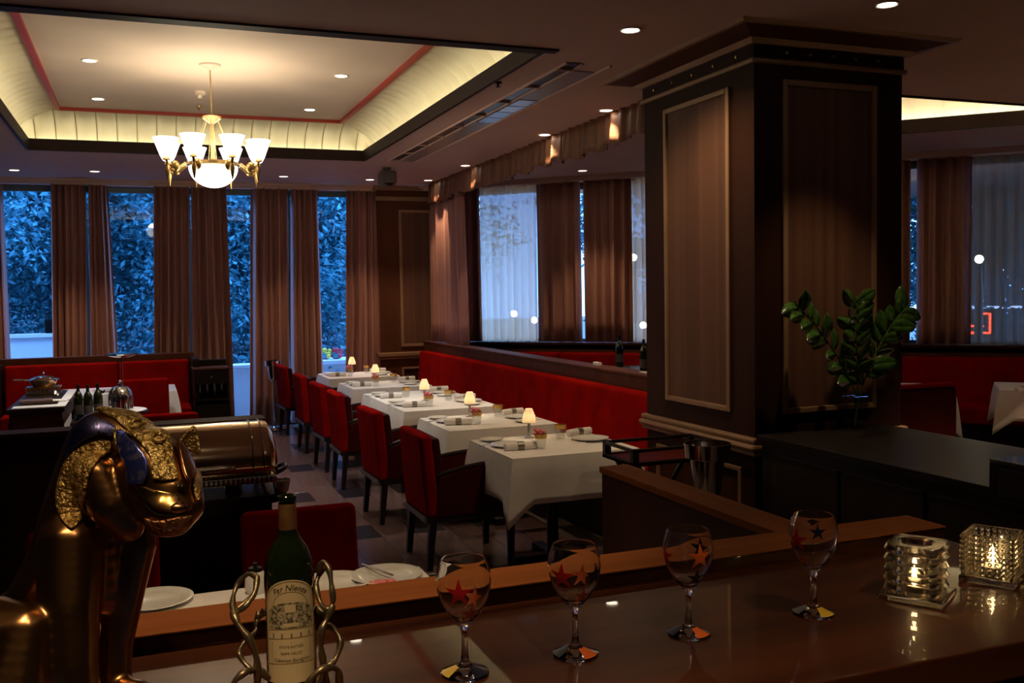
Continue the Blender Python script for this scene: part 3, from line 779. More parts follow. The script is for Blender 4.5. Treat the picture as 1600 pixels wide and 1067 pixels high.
def make_cutlery(kind):
    def fn():
        r = thing(kind, 'x', kind)
        MB().box(-.10, .01, -.006, .006, 0, .004, .0015).build('handle', CHROME, r)
        if kind == 'knife': MB().prism([(.01, -.008), (.09, -.008), (.10, -.002), (.095, .006), (.01, .006)], .001, .003).build('blade', CHROME, r)
        else:
            MB().prism([(.01, -.005), (.03, -.011), (.055, -.011), (.055, .011), (.03, .011), (.01, .005)], .001, .003).build('head', CHROME, r)
            for q in range(4): MB().box(.055, .085, -.011 + q * .006, -.0075 + q * .006, .001, .003).build('tine', CHROME, r)
        return r
    return fn
knife = Maker(make_cutlery('knife')); fork = Maker(make_cutlery('fork'))
def tl(px, py):
    p = at(px, py, Z=.755); return (p.x - TBX, p.y - TYS[0])
for i, y in enumerate(TYS):
    rnd = random.Random(100 + i)
    def pos(px, py, j=.012):
        u, v = tl(px, py); return (TBX + u + rnd.uniform(-j, j) * (i > 0), y + v + rnd.uniform(-j, j) * (i > 0), ZTB)
    T = TN[i]
    bplate(pos(768, 689), 0, f'small bread plate at the aisle side of {T}', 'bread plates on the row of tables')
    plate(pos(796, 697), 0, f'white dinner plate at the aisle side of {T}', 'dinner plates on the row of tables')
    q = pos(813, 703); napkin((q[0], q[1], ZTB), R(-8 + rnd.uniform(-8, 8)), f'rolled white napkin at the aisle side of {T}', 'napkin rolls')
    q = pos(764, 694); fork(q, R(35), f'fork beside the bread plate on {T}', 'forks')
    if i in (0, 1, 2, 4, 5): ftumbler(pos(845, 701), 0, f'glass tumbler with gold rim and pink flower on {T}', 'flower glasses')
    else: tumbler(pos(845, 701), 0, f'gold-rimmed tumbler in the middle of {T}', 'tumblers')
    tumbler(pos(876, 685), 0, f'gold-rimmed tumbler near the banquette side of {T}', 'tumblers')
    q = pos(905, 680); napkin((q[0], q[1], ZTB), R(12 + rnd.uniform(-10, 10)), f'rolled white napkin at the banquette side of {T}', 'napkin rolls')
    plate(pos(922, 687), 0, f'white dinner plate at the banquette side of {T}', 'dinner plates on the row of tables')
    if i > 0: bplate(pos(936, 697), 0, f'small bread plate at the banquette side of {T}', 'bread plates on the row of tables')
    knife(pos(940, 692), R(-20), f'knife at the banquette side of {T}', 'knives')
    if i != 3: tlamp(pos(827, 684, .03), 0, f'small glowing table lamp on {T}', 'table lamps')

# ------------------------------------------------------------------ bar counter, rail, low partition
ZBAR, ZRAIL = 1.165, 1.195
BX1 = 1.70
bc = thing('bar_counter', 'glossy dark wood bar counter in the foreground', 'bar counter', (0, 1.4, 0))
MB().box(-1.6, BX1, 1.125 - 1.4, 1.66 - 1.4, 1.105, ZBAR, .004).build('worktop', BARWOOD, bc)
MB().box(-1.55, BX1 - .03, 1.22 - 1.4, 1.70 - 1.4, 0, 1.105).build('body', DARKWOOD, bc, False)
MB().box(-1.6, BX1, 1.66 - 1.4, 1.772 - 1.4, 1.0, ZRAIL - .004, .004).build('rail_front', BARWOOD, bc)
MB().box(-1.6, BX1, 1.655 - 1.4, 1.775 - 1.4, ZRAIL - .004, ZRAIL, .002).build('rail_top', RAILWOOD, bc)
pw = thing('low_partition', 'dark wood panel with an orange wood cap running out from the bar rail', 'partition', (1.37, 2.2, 0))
MB().box(-.045, .045, 1.78 - 2.2, 2.66 - 2.2, 0, ZRAIL - .02).build('panel', DARKWOOD, pw, False)
MB().box(-.05, .05, 1.776 - 2.2, 2.67 - 2.2, ZRAIL - .02, ZRAIL, .003).build('cap', mat('orange_cap_wood', (.21, .062, .014), (.31, .098, .025), rough=.7, scale=9, stretch=(2, .15, 2), spec=.03), pw)

# goblets with painted stars
def goblet_profile():
    out = [(.0005, .0022), (.0375, 0), (.038, .0022), (.030, .005), (.012, .012), (.0065, .022), (.0048, .045), (.0050, .065), (.0075, .076), (.014, .084), (.026, .098), (.0365, .117), (.0425, .137), (.0437, .150), (.0420, .165), (.0375, .179), (.0352, .1835)]
    inn = [(.0340, .1835), (.0362, .178), (.0405, .164), (.0421, .150), (.0409, .137), (.035, .118), (.0245, .1), (.013, .088), (.0005, .085)]
    return out, inn
def rad_at(z):
    out, _ = goblet_profile()
    for (r0, z0), (r1, z1) in zip(out[8:], out[9:]):
        if z0 <= z <= z1: return r0 + (r1 - r0) * (z - z0) / (z1 - z0)
    return .035
def star(mb, ang, zc, rr, rot=0):
    b = bmesh.new(); rings = []
    for q in (0, .34, .67, 1):
        ringv = []
        for k in range(20):
            a = rot + k * PI / 10; ph = (k % 4) / 4
            edge = 1 - abs(ph * 2 - 1) if True else 0
            rad = rr * (1, .5, .36, .5)[k % 4]
            u, v = rad * q * math.cos(a), rad * q * math.sin(a)
            z = zc + v; R_ = rad_at(max(.078, min(.183, z))) + .0007; th = ang + u / R_
            ringv.append(b.verts.new((R_ * math.cos(th), R_ * math.sin(th), z)))
        rings.append(ringv)
    for A, B in zip(rings, rings[1:]):
        for k in range(20): b.faces.new((A[k], A[(k + 1) % 20], B[(k + 1) % 20], B[k]))
    mb._merge(b, None)
GOB = [(727, 1052), (899, 1022), (1076, 990), (1271, 958)]
STARC = {'red': mat('red_paint', (.55, .012, .010), rough=.4), 'orange': mat('orange_paint', (.75, .14, .02), rough=.4), 'navy': mat('navy_paint', (.006, .008, .03), rough=.4), 'yellow': mat('yellow_paint', (.6, .40, .02), rough=.4)}
starsets = [[('red', -10, .140, .024), ('orange', 20, .104, .018), ('orange', 150, .11, .02)], [('red', -28, .140, .024), ('navy', 52, .140, .022), ('orange', 25, .106, .016), ('orange', 160, .12, .02)],
            [('orange', 28, .145, .024), ('red', -60, .142, .020), ('navy', 25, .106, .018), ('navy', 150, .14, .02)], [('red', -42, .142, .024), ('navy', 10, .160, .016), ('orange', -40, .104, .016), ('navy', 60, .12, .018)]]
gl = ['painted goblet with a big red star, standing nearest the wine bottle', 'painted goblet with red and navy stars, second from the wine bottle', 'painted goblet with an orange star, third from the wine bottle', 'painted goblet with a red star, nearest the glowing candle holders']
footc = [('yellow', 'navy'), ('navy', 'orange'), ('navy', 'orange'), ('navy', 'yellow')]
gout, ginn = goblet_profile(); gobm = MB().lathe(gout + ginn, 40).mesh()
for i, (px, py) in enumerate(GOB):
    p = at(px, py, Z=ZBAR); r = thing('goblet', gl[i], 'goblet', (p.x, p.y, ZBAR + .0005), 0, 'star-painted goblets on the bar'); r.scale = (.975, .975, .975)
    obj('glass', gobm, GLASS, r)
    cam_a = math.atan2(-p.y, -p.x)
    for cname, da, z, rr in starsets[i]:
        mb = MB(); star(mb, cam_a + R(da), z, rr, PI / 2); mb.build('star', STARC[cname], r)
    for k, cn in enumerate(footc[i]):
        b = MB(); a0 = cam_a + (R(50) if k else R(-70))
        b.grid(8, 3, lambda u, v: ((.014 + .023 * v) * math.cos(a0 + (u - .5) * .9), (.014 + .023 * v) * math.sin(a0 + (u - .5) * .9), .0125 - .0095 * v + .0012))
        b.build('foot_paint', STARC[cn], r)

# candle holders
def flame_thing(name, label, loc):
    r = thing(name, label, 'candle', loc)
    MB().lathe([(0, 0), (.019, 0), (.019, .014), (0, .014)], 20).build('cup', mat('tealight_tin', (.6, .58, .55), rough=.3, metal=.8), r)
    MB().lathe([(0, .0145), (.0175, .0145), (.0175, .016), (0, .016)], 20).build('wax', mat('wax', (.85, .75, .55), rough=.5, emit=(1, .6, .25), es=.5), r)
    MB().lathe([(0, .018), (.006, .023), (.008, .031), (.005, .044), (0, .058)], 10).build('flame', emis('candle_flame', (1, .70, .34), 300), r)
    point_light('candle_light', (0, 0, .034), 3.5, (1, .62, .28), .006, r)
    return r
CGLASS = glass('candle_glass', (1, .97, .90), .10)
c1 = at(1432, 932, Z=ZBAR); c2 = at(1550, 905, Z=ZBAR)
r = thing('stacked_glass_holder', 'clear glass candle holder of stacked square rings, left of the two', 'candle holder', (c1.x, c1.y, ZBAR + .0005), R(32))
MB().box(-.058, .058, -.058, .058, 0, .012, .003).build('base_plate', CGLASS, r)
for k in range(5):
    z0 = .013 + k * .0185; e = .047
    mb = MB(); b = bmesh.new()
    prof = [(e, z0), (e + .004, z0 + .008), (e, z0 + .017), (.034, z0 + .017), (.032, z0)]
    seg = 40; rings = []
    for rr, z in prof:
        ringv = []
        for q in range(seg):
            a = 2 * PI * q / seg; c, s_ = math.cos(a), math.sin(a); sq = 1 / (abs(c) ** 6 + abs(s_) ** 6) ** (1 / 6) if rr > .04 else 1
            ringv.append(b.verts.new((rr * c * sq, rr * s_ * sq, z)))
        rings.append(ringv)
    for A, B in list(zip(rings, rings[1:])) + [(rings[-1], rings[0])]:
        for q in range(seg): b.faces.new((A[q], A[(q + 1) % seg], B[(q + 1) % seg], B[q]))
    mb._merge(b, None); mb.build('ring', CGLASS, r)
flame_thing('tealight', 'lit tealight inside the stacked glass holder', (c1.x, c1.y, ZBAR + .0135))
r = thing('hobnail_glass_holder', 'square hobnail glass candle holder glowing at the right edge', 'candle holder', (c2.x, c2.y, ZBAR + .0005), R(30))
e, hgt, t = .046, .095, .006
MB().box(-e - .004, e + .004, -e - .004, e + .004, 0, .012, .002).build('base_plate', CGLASS, r)
mb = MB(); b = bmesh.new()
def sqring(k, z): return [b.verts.new((x * k, y * k, z)) for x, y in ((-1, -1), (1, -1), (1, 1), (-1, 1))]
A, B, C_, D_ = sqring(e, .0125), sqring(e, hgt), sqring(e - t, hgt), sqring(e - t, .0125)
for P_, Q_ in ((A, B), (B, C_), (C_, D_), (D_, A)):
    for k in range(4): b.faces.new((P_[k], P_[(k + 1) % 4], Q_[(k + 1) % 4], Q_[k]))
mb._merge(b, None); mb.build('wall_box', CGLASS, r)
mb = MB(); nb = 8
for f_ in range(4):
    M_ = Matrix.Rotation(f_ * PI / 2, 4, 'Z')
    for i in range(nb):
        for j in range(nb):
            q = M_ @ Vector((-e + (i + .5) * 2 * e / nb, -e - .0002, .016 + (j + .5) * (hgt - .018) / nb))
            mb.ball(q, .0046, 1)
tag(mb.build('hobnails', CGLASS, r), kind='stuff')
flame_thing('tealight', 'lit tealight inside the square hobnail holder', (c2.x, c2.y, ZBAR + .0135))

# ------------------------------------------------------------------ wine bottle and vine holder
BY = 1.385
bx_ = at(455, 1000, Y=BY).x; BC = Vector((bx_, BY, ZBAR + .0045))
r = thing('wine_bottle', 'dark green wine bottle with a cream engraved label on the bar', 'bottle', BC); r.scale = (.948, .948, .948)
bp = [(0, .004), (.030, .0), (.0365, .006), (.0375, .02), (.0375, .185), (.0355, .205), (.028, .228), (.0185, .242), (.0140, .253), (.0130, .262)]
MB().lathe(bp + [(.0126, .30), (.0142, .301), (.0142, .308), (.012, .309), (.009, .307), (.009, .285), (0, .285)], 40).build('glass', GREENGLASS, r)
MB().lathe([(.0136, .253), (.0134, .262), (.0132, .296), (.0130, .2965)], 32).build('foil', mat('copper_foil', (.80, .40, .13), (.60, .28, .08), rough=.35, metal=.8, scale=60), r)
ca = math.atan2(-BC.y, -BC.x)
LAB = mat('cream_label', (.72, .57, .30), (.80, .64, .36), rough=.6, scale=20)
LR = .0379
def label_pt(u, v, off=0):     # u metres across, v metres up
    a = ca + u / LR; return ((LR + off) * math.cos(a), (LR + off) * math.sin(a), v)
LW, L0, L1 = .0430, .032, .155
def lab_fn(u, v):
    x = (u * 2 - 1); top = L1 + .040 * math.sqrt(max(0, 1 - x * x)) * 1.0 - .006
    return label_pt(x * LW, L0 + v * (top - L0))
lb = MB().grid(32, 12, lab_fn).build('label', LAB, r)
INK = mat('label_ink', (.09, .065, .03), rough=.6); GILT = mat('label_gilt', (.45, .32, .10), rough=.4, metal=.5)
def strip(pts, wd, mt, nm, off=.0003):
    b = bmesh.new(); prev = None
    for i, (u, v) in enumerate(pts):
        u0, v0 = pts[max(i - 1, 0)]; u1, v1 = pts[min(i + 1, len(pts) - 1)]
        d = Vector((u1 - u0, v1 - v0)).normalized(); nx, ny = -d.y * wd / 2, d.x * wd / 2
        cur = (b.verts.new(label_pt(u + nx, v + ny, off)), b.verts.new(label_pt(u - nx, v - ny, off)))
        if prev: b.faces.new((prev[0], prev[1], cur[1], cur[0]))
        prev = cur
    mb = MB(); mb._merge(b, None); return mb.build(nm, mt, lb)
arch = lambda k, z: [(math.cos(t) * LW * k, L1 - .006 + math.sin(t) * .040 * z) for t in [PI - PI * i / 24 for i in range(25)]]
strip([(-LW * .94, L0 + .004)] + arch(.94, .94) + [(LW * .94, L0 + .004), (-LW * .94, L0 + .004)], .0009, GILT, 'border')
strip(arch(.62, .55), .0008, GILT, 'border')
for v in (.112, .098, .060): strip([(-LW * .9 + i * LW * .09, v + .003 * math.cos((i - 10) / 10 * PI / 2)) for i in range(21)], .0009, GILT, 'rule')
strip([(-.031, .094), (0, .094), (.031, .094), (.031, .058), (0, .058), (-.031, .058), (-.031, .094)], .0007, GILT, 'border')
# engraved picture of the winery
PIC = mat('label_engraving', (.10, .08, .04), (.55, .46, .28), rough=.6, scale=220, detail=6, contrast=(.42, .58))
MB().grid(24, 6, lambda u, v: label_pt((u * 2 - 1) * LW * .84, .115 + v * (.022 + .018 * math.sqrt(max(0, 1 - (u * 2 - 1) ** 2))), .0002)).build('engraving', PIC, lb)
MB().grid(6, 3, lambda u, v: label_pt((u * 2 - 1) * .008, .140 + v * .012, .0004)).build('crest', LAB, lb)
MB().grid(10, 2, lambda u, v: label_pt((u * 2 - 1) * .012, .118 + v * .006, .0004)).build('gatehouse', LAB, lb)
for k in range(5): strip([(-.028 + k * .014, .101), (-.027 + k * .014, .104), (-.0275 + k * .014, .108)], .0018, INK, 'vine')
def text_mesh(txt, size, arc=None, v0=0, shear=0.0, sx=1.0):
    cu = bpy.data.curves.new('txt', 'FONT'); cu.body = txt; cu.size = size; cu.align_x = 'CENTER'; cu.shear = shear; cu.resolution_u = 3
    o = bpy.data.objects.new('txt', cu); col.objects.link(o); dg_ = bpy.context.evaluated_depsgraph_get()
    me = bpy.data.meshes.new_from_object(o.evaluated_get(dg_)); bpy.data.objects.remove(o); bpy.data.curves.remove(cu)
    for v in me.vertices:
        x, y = v.co.x * sx, v.co.y
        if arc:
            t = x / arc; u, vv = (arc + y) * math.sin(t), v0 - arc + (arc + y) * math.cos(t)
        else: u, vv = x, v0 + y
        v.co = label_pt(u, vv, .0006)
    return me
for txt, size, arc, v0, sh in (('Far Niente', .0125, .036, .1735, .3), ('ESTATE BOTTLED', .0050, None, .0865, 0), ('NAPA VALLEY', .0056, None, .0765, 0), ('Cabernet Sauvignon', .0074, None, .0655, .35)):
    obj('lettering', text_mesh(txt, size, arc, v0, sh, .92), INK, lb)

r = thing('vine_bottle_holder', 'twisted bronze vine holder around the wine bottle', 'bottle holder', BC - Vector((0, 0, .0045)))
VINE = mat('vine_bronze', (.34, .27, .16), (.20, .15, .08), rough=.36, metal=.85, scale=40, bump=.2, bscale=60)
def hp(px, py, dy):
    p = at(px, py, Y=BY + dy) - BC; return (p.x, p.y, max(.004, p.z + .0045))
def vine(pts, rad, nm='vine'):
    q = bez([hp(*a) for a in pts], 8); n = len(q)
    return MB().tube(q, [rad * (.9 + .2 * math.sin(i * .5)) for i in range(n)], 10).build(nm, VINE, r)
vine([(402, 900, -.02), (398, 925, -.035), (382, 948, -.045), (366, 955, -.03), (364, 935, -.01), (372, 912, .005), (388, 897, .0), (402, 905, -.015), (396, 930, -.03), (372, 950, -.04)], .0042)
vine([(364, 955, -.035), (372, 975, -.05), (390, 1000, -.06), (401, 1030, -.06), (402, 1067, -.055), (396, 1095, -.045)], .0055)
vine([(402, 965, .02), (400, 985, .01), (385, 1000, -.01), (374, 1015, -.02), (378, 1030, -.03), (395, 1050, -.045)], .0045)
vine([(497, 893, -.01), (505, 878, -.02), (514, 890, -.03), (518, 915, -.04), (520, 940, -.045), (512, 952, -.045), (500, 940, -.03), (494, 915, -.015), (500, 895, -.005), (510, 882, .0)], .0045)
vine([(520, 945, -.045), (512, 965, -.05), (503, 985, -.055), (502, 1015, -.055), (505, 1040, -.05), (500, 1070, -.045)], .0052)
vine([(508, 975, -.01), (524, 985, -.02), (532, 1005, -.03), (524, 1030, -.04), (510, 1045, -.045), (512, 1075, -.035)], .0048)
vine([(366, 1090, -.06), (364, 1070, -.07), (380, 1052, -.07), (402, 1046, -.06), (420, 1060, -.05)], .005)
vine([(480, 1075, -.07), (488, 1058, -.075), (508, 1044, -.07), (528, 1048, -.05), (530, 1080, -.04)], .0055)
for a, b in (((400, 960, .0), (414, 955, .0)), ((494, 950, .0), (515, 960, -.04))): vine([a, ((a[0] + b[0]) / 2, (a[1] + b[1]) / 2 + 4, (a[2] + b[2]) / 2), b], .006, 'twig')
MB().tube([(.052 * math.cos(k * PI / 16), .052 * math.sin(k * PI / 16), .006) for k in range(32)], .005, 8, True).build('base_ring', VINE, r)

# ------------------------------------------------------------------ bronze jaguar
JY = 1.40
def jp(px, py, dy=0.0): return at(px, py, Y=JY + dy)
JPX = (JY * math.cos(YAW)) / F_PX * 1.0 / 1.0   # metres per pixel near the statue
def chain(mb, nodes, n=7):
    """(px, py, radius px, dy): swept blobs"""
    for (a, b) in zip(nodes, nodes[1:]):
        for k in range(n + 1):
            t = k / n; q = [a[i] + (b[i] - a[i]) * t for i in range(4)]
            mb.ball(jp(q[0], q[1], q[3]), q[2] * JPX, 2)
def jaguar_body():
    mb = MB()
    chain(mb, [(-60, 1075, 80, .10), (0, 1010, 74, .10), (60, 960, 60, .08), (100, 880, 58, .05), (122, 800, 56, .03), (140, 735, 52, .03), (160, 690, 52, .03), (190, 688, 46, .02), (222, 712, 46, .0), (255, 752, 48, -.02)])
    chain(mb, [(110, 850, 52, .0), (108, 950, 46, -.03), (112, 1040, 40, -.05), (118, 1110, 38, -.06), (135, 1125, 34, -.10)])      # near foreleg
    chain(mb, [(190, 800, 40, .04), (212, 850, 34, .03), (196, 930, 30, .02), (180, 1010, 28, .01), (178, 1080, 28, .0), (215, 1085, 24, -.04)])   # far foreleg
    chain(mb, [(150, 830, 44, .02), (155, 930, 40, .02)], 5)                                                  # chest
    chain(mb, [(150, 742, 30, -.02), (172, 790, 34, -.03), (200, 822, 26, -.035)], 5)                          # throat folds
    chain(mb, [(-10, 1000, 66, -.02), (40, 985, 40, -.05), (20, 1080, 60, -.06)], 5)                           # haunch
    # head
    chain(mb, [(235, 720, 50, -.025), (262, 770, 46, -.055)], 4)
    chain(mb, [(205, 745, 32, -.02), (235, 780, 34, -.05), (258, 800, 36, -.075)], 5)
    chain(mb, [(285, 760, 32, -.03), (290, 790, 30, -.06), (270, 805, 34, -.08)], 4)
    mb.ball(jp(262, 818, -.07), 30 * JPX, 2, (1, 1, .7))
    me = mb.mesh(False)
    o = obj('tmp_body', me, None)
    md = o.modifiers.new('r', 'REMESH'); md.mode = 'VOXEL'; md.voxel_size = .0036
    sm = o.modifiers.new('s', 'SMOOTH'); sm.iterations = 9; sm.factor = .6
    d = bpy.context.evaluated_depsgraph_get(); out = bpy.data.meshes.new_from_object(o.evaluated_get(d))
    bpy.data.objects.remove(o)
    out.polygons.foreach_set('use_smooth', [True] * len(out.polygons))
    return out
jb = jaguar_body()
ZJ = ZBAR
for v in jb.vertices:
    if v.co.z < ZJ + .001: v.co.z = ZJ + .001
JO = Vector((jp(110, 1080, 0).x, JY, ZJ))
for v in jb.vertices: v.co -= JO
jr = thing('jaguar_statue', 'bronze and hammered gold jaguar statue on the bar at the left', 'statue', JO)
BRONZE = mat('dark_bronze', (.42, .22, .085), (.26, .13, .05), rough=.28, metal=1.0, scale=9, contrast=(.4, .65))
HAMMER = mat('hammered_gold', (.86, .62, .22), (.42, .27, .08), rough=.40, metal=.8, scale=55, bump=.9, bscale=120, contrast=(.35, .62))
HAMMER2 = mat('etched_gold', (.78, .52, .17), (.34, .19, .05), rough=.40, metal=.8, scale=90, bump=.8, bscale=170, contrast=(.4, .6))
BLUE_REFL = mat('bronze_blue_reflection', (.10, .12, .42), (.36, .32, .50), rough=.3, metal=1.0, scale=16, contrast=(.35, .7))  # blue window reflection put into the metal colour
ROSE = mat('rose_bronze', (.55, .27, .14), (.40, .19, .09), rough=.25, metal=1.0, scale=60)
obj('body', jb, BRONZE, jr)
bvh = BVHTree.FromPolygons([v.co + JO for v in jb.vertices], [p.vertices[:] for p in jb.polygons])
def inside(pt, poly):
    x, y = pt; c = False; n = len(poly)
    for i in range(n):
        (x0, y0), (x1, y1) = poly[i], poly[(i + 1) % n]
        if (y0 > y) != (y1 > y) and x < (x1 - x0) * (y - y0) / (y1 - y0) + x0: c = not c
    return c
def hit(px, py, off):
    d = (CR * (px - 800) - CU * (py - 533.5) + CF * F_PX).normalized()
    loc, nrm, idx, dist = bvh.ray_cast(EYEP, d)
    if loc is None: return None
    if nrm.dot(d) > 0: nrm = -nrm
    return loc + nrm * off - JO
def smooth_poly(poly, n=5):
    P_ = [Vector((x, y, 0)) for x, y in poly]; out = []; N = len(P_)
    for i in range(N):
        a, b, c, d = P_[i - 1], P_[i], P_[(i + 1) % N], P_[(i + 2) % N]
        for k in range(n):
            t = k / n; q = .5 * ((2 * b) + (c - a) * t + (2 * a - 5 * b + 4 * c - d) * t * t + (3 * b - a - 3 * c + d) * t ** 3); out.append((q.x, q.y))
    return out
def jplate(nm, poly, mt, off=.003, rings=9, parent=None, thick=.004, sm=True):
    """curved plate lying on the body"""
    ol = smooth_poly(poly) if sm else poly; n = len(ol)
    cx, cy = sum(x for x, y in ol) / n, sum(y for x, y in ol) / n
    b = bmesh.new(); bmv = [b.verts.new((x, y, 0)) for x, y in ol]; f = b.faces.new(bmv)
    bmesh.ops.triangulate(b, faces=[f])
    for _ in range(3): bmesh.ops.subdivide_edges(b, edges=[e for e in b.edges if e.calc_length() > 7], cuts=1, use_grid_fill=False); bmesh.ops.triangulate(b, faces=b.faces[:])
    bad = []
    for v in b.verts:
        q = hit(v.co.x, v.co.y, off)
        if q is None:
            for k in range(1, 14):     # pull inwards until the body is met
                t = k * .05; q = hit(v.co.x + (cx - v.co.x) * t, v.co.y + (cy - v.co.y) * t, off)
                if q is not None: break
        if q is None: bad.append(v)
        else: v.co = q
    bmesh.ops.delete(b, geom=bad, context='VERTS')
    for _ in range(2): bmesh.ops.smooth_vert(b, verts=b.verts[:], factor=.4, use_axis_x=True, use_axis_y=True, use_axis_z=True)
    mb = MB(); mb._merge(b, None); me = mb.mesh(True)
    o = obj(nm, me, mt, parent or jr)
    md = o.modifiers.new('t', 'SOLIDIFY'); md.thickness = thick; md.offset = 0
    return o
crest = jplate('crest_plate', [(146, 640), (160, 632), (182, 634), (208, 640), (238, 654), (260, 676), (268, 694), (271, 720), (278, 746), (262, 754), (240, 748), (236, 722), (222, 700), (202, 680), (180, 660), (160, 650)], HAMMER, .004)
jplate('shoulder_plate', [(172, 688), (140, 691), (112, 709), (95, 740), (88, 780), (94, 812), (111, 828), (127, 815), (138, 780), (143, 745), (156, 722), (176, 706)], HAMMER2, .004)
jplate('nape_plate', [(120, 668), (140, 652), (160, 656), (182, 668), (176, 684), (150, 682), (122, 700), (104, 720), (108, 692)], BLUE_REFL, .003)
jplate('cheek_plate', [(183, 678), (194, 675), (214, 693), (232, 716), (235, 742), (225, 756), (206, 754), (200, 728), (188, 702)], mat('bronze_speckled_reflection', (.09, .12, .55), (.50, .48, .72), rough=.28, metal=.9, scale=70, contrast=(.5, .72)), .006)  # speckled window reflection painted into the cheek colour
jplate('brow_plate', [(272, 692), (293, 706), (299, 748), (288, 756), (277, 726)], ROSE, .007)
jplate('muzzle_plate', [(212, 754), (226, 758), (250, 765), (272, 770), (284, 785), (280, 799), (260, 802), (240, 795), (222, 776)], mat('gold_bronze', (.62, .40, .13), (.45, .26, .08), rough=.22, metal=1, scale=30), .003)
jplate('jaw_plate', [(230, 808), (250, 810), (285, 804), (300, 806), (288, 822), (258, 832), (236, 824)], mat('rough_rose_bronze', (.50, .24, .11), (.28, .12, .05), rough=.35, metal=.9, scale=50, bump=.8, bscale=110), .004)
jplate('far_cheek_plate', [(299, 708), (309, 730), (314, 765), (306, 784), (298, 762), (302, 735)], HAMMER2, .003)
for px, py, s_ in ((168, 645, 7), (183, 646, 8), (203, 653, 9), (212, 668, 9), (245, 690, 9)):
    q = [hit(px + s_ * math.cos(k * PI / 3), py + s_ * .75 * math.sin(k * PI / 3), .008) for k in range(6)]
    if all(x is not None for x in q): MB().tube(q, .0020, 6, True).build('hexagon_boss', HAMMER, crest)
# ears
def ear(base, tip, wpx, dyb, dyt, nm):
    B0, T0 = jp(*base, dyb) - JO, jp(*tip, dyt) - JO
    ax = (T0 - B0); side = ax.cross(Vector((0, 1, 0))).normalized() * wpx * JPX; fr = Vector((0, -1, 0)) * wpx * JPX * .5
    def fn(u, v):
        k = (1 - v) ** .8; a = PI * (u * 1.25 - .12)
        q = B0 + ax * v + side * math.cos(a) * k - fr * math.sin(a) * k
        return tuple(q)
    MB().grid(12, 8, fn).build(nm, HAMMER, jr, True, solid=.004)
ear((292, 706), (303, 666), 20, -.005, .0, 'ear'); ear((196, 690), (180, 668), 15, -.03, -.02, 'ear')
EYE_M = mat('dark_eye', (.01, .008, .006), rough=.1, coat=1)
for px, py in ((283, 762), (222, 752)):
    q = hit(px, py, .001)
    if q is not None: MB().ball(q, .0055, 2).build('eye', EYE_M, jr)
q = hit(278, 794, .0)
if q is not None: MB().ball(q, .010, 2, (1.3, .8, .8)).build('nose', ROSE, jr)
q = [hit(x, y, .001) for x, y in ((228, 790), (245, 803), (265, 806), (285, 802), (298, 792))]; q = [x for x in q if x is not None]
if len(q) > 2: MB().tube(bez(q, 5), .0018, 6).build('mouth_line', EYE_M, jr)

# ------------------------------------------------------------------ near tables behind the bar rail, red chairs
xj = at(314, 921, Z=.75).x
ntab = Maker(make_table(.745, .80, .25, .06, 5))
ntab((xj + .003, 2.52, 0), 0, 'white-clothed table behind the bar rail, under the wine bottle side', 'tables behind the bar rail')
ntab((xj - .748, 2.52, 0), 0, 'white-clothed table behind the bar rail, beside the jaguar', 'tables behind the bar rail')
def zt(px, py): p = at(px, py, Z=.757); return (p.x, p.y, ZTB)
plate(zt(240, 941), 0, 'white dinner plate on the near table beside the jaguar', 'plates behind the bar rail')
plate(zt(522, 914), 0, 'white dinner plate just right of the wine bottle', 'plates behind the bar rail')
plate(zt(604, 902), 0, 'white dinner plate at the right end of the near table', 'plates behind the bar rail')
q = zt(560, 909); fork(q, R(112), 'fork on the near table between two plates', 'near cutlery')
q = zt(590, 898); knife((q[0], q[1], ZTB + .018), R(-70), 'butter knife lying on the right plate of the near table', 'near cutlery')
q = zt(211, 941); knife((q[0], q[1], ZTB + .018), R(75), 'butter knife on the plate beside the jaguar', 'near cutlery')
r = thing('pink_blossom', 'pink blossom lying on the near table by the right plate', 'flower', zt(597, 915))
for k in range(10):
    a = k * 2.4; q = .014 * math.sqrt(k)
    MB().ball((q * math.cos(a), q * math.sin(a) * .7, .010), .014, 1, (1, 1, .7)).build('petal', PINK, r)
r = thing('cruet', 'white pot with a dark lid on the near table left of the wine bottle', 'pot', zt(400, 925))
MB().lathe([(0, 0), (.03, 0), (.036, .02), (.034, .06), (.024, .075), (0, .075)], 20).build('body', CHINA, r)
MB().lathe([(.025, .074), (.022, .085), (.006, .09), (.008, .10), (0, .104)], 16).build('lid', BLACK, r)
# dining chair facing the bar
def make_side_chair():
    r = thing('dining_chair', 'x', 'chair')
    w = .225
    MB().hexa([(-.04, -w, .40), (.03, -w, .40), (-.04, w, .40), (.03, w, .40), (-.10, -w, .91), (-.04, -w, .91), (-.10, w, .91), (-.04, w, .91)], .028, 3).build('backrest', RED, r)
    MB().box(.0, .46, -w, w, .36, .47, .03, 3).build('seat', RED, r)
    MB().box(.0, .45, -w + .01, w - .01, .32, .36).build('seat_frame', LEGBLACK, r, False)
    for x in (.02, .42):
        for s_ in (-1, 1): MB().box(x - .02, x + .02, s_ * (w - .03) - .02, s_ * (w - .03) + .02, 0, .33, .003).build('leg', LEGBLACK, r)
    return r
schair = Maker(make_side_chair)
pc = at(465, 800, Y=3.82)
schair((pc.x, 3.72, 0), -PI / 2, 'red dining chair behind the near table, directly behind the wine bottle', 'red chairs at the near tables')
pc = at(253, 860, Y=3.82)
schair((pc.x - .235, 3.72, 0), -PI / 2, 'red dining chair behind the near table, mostly hidden by the jaguar', 'red chairs at the near tables')

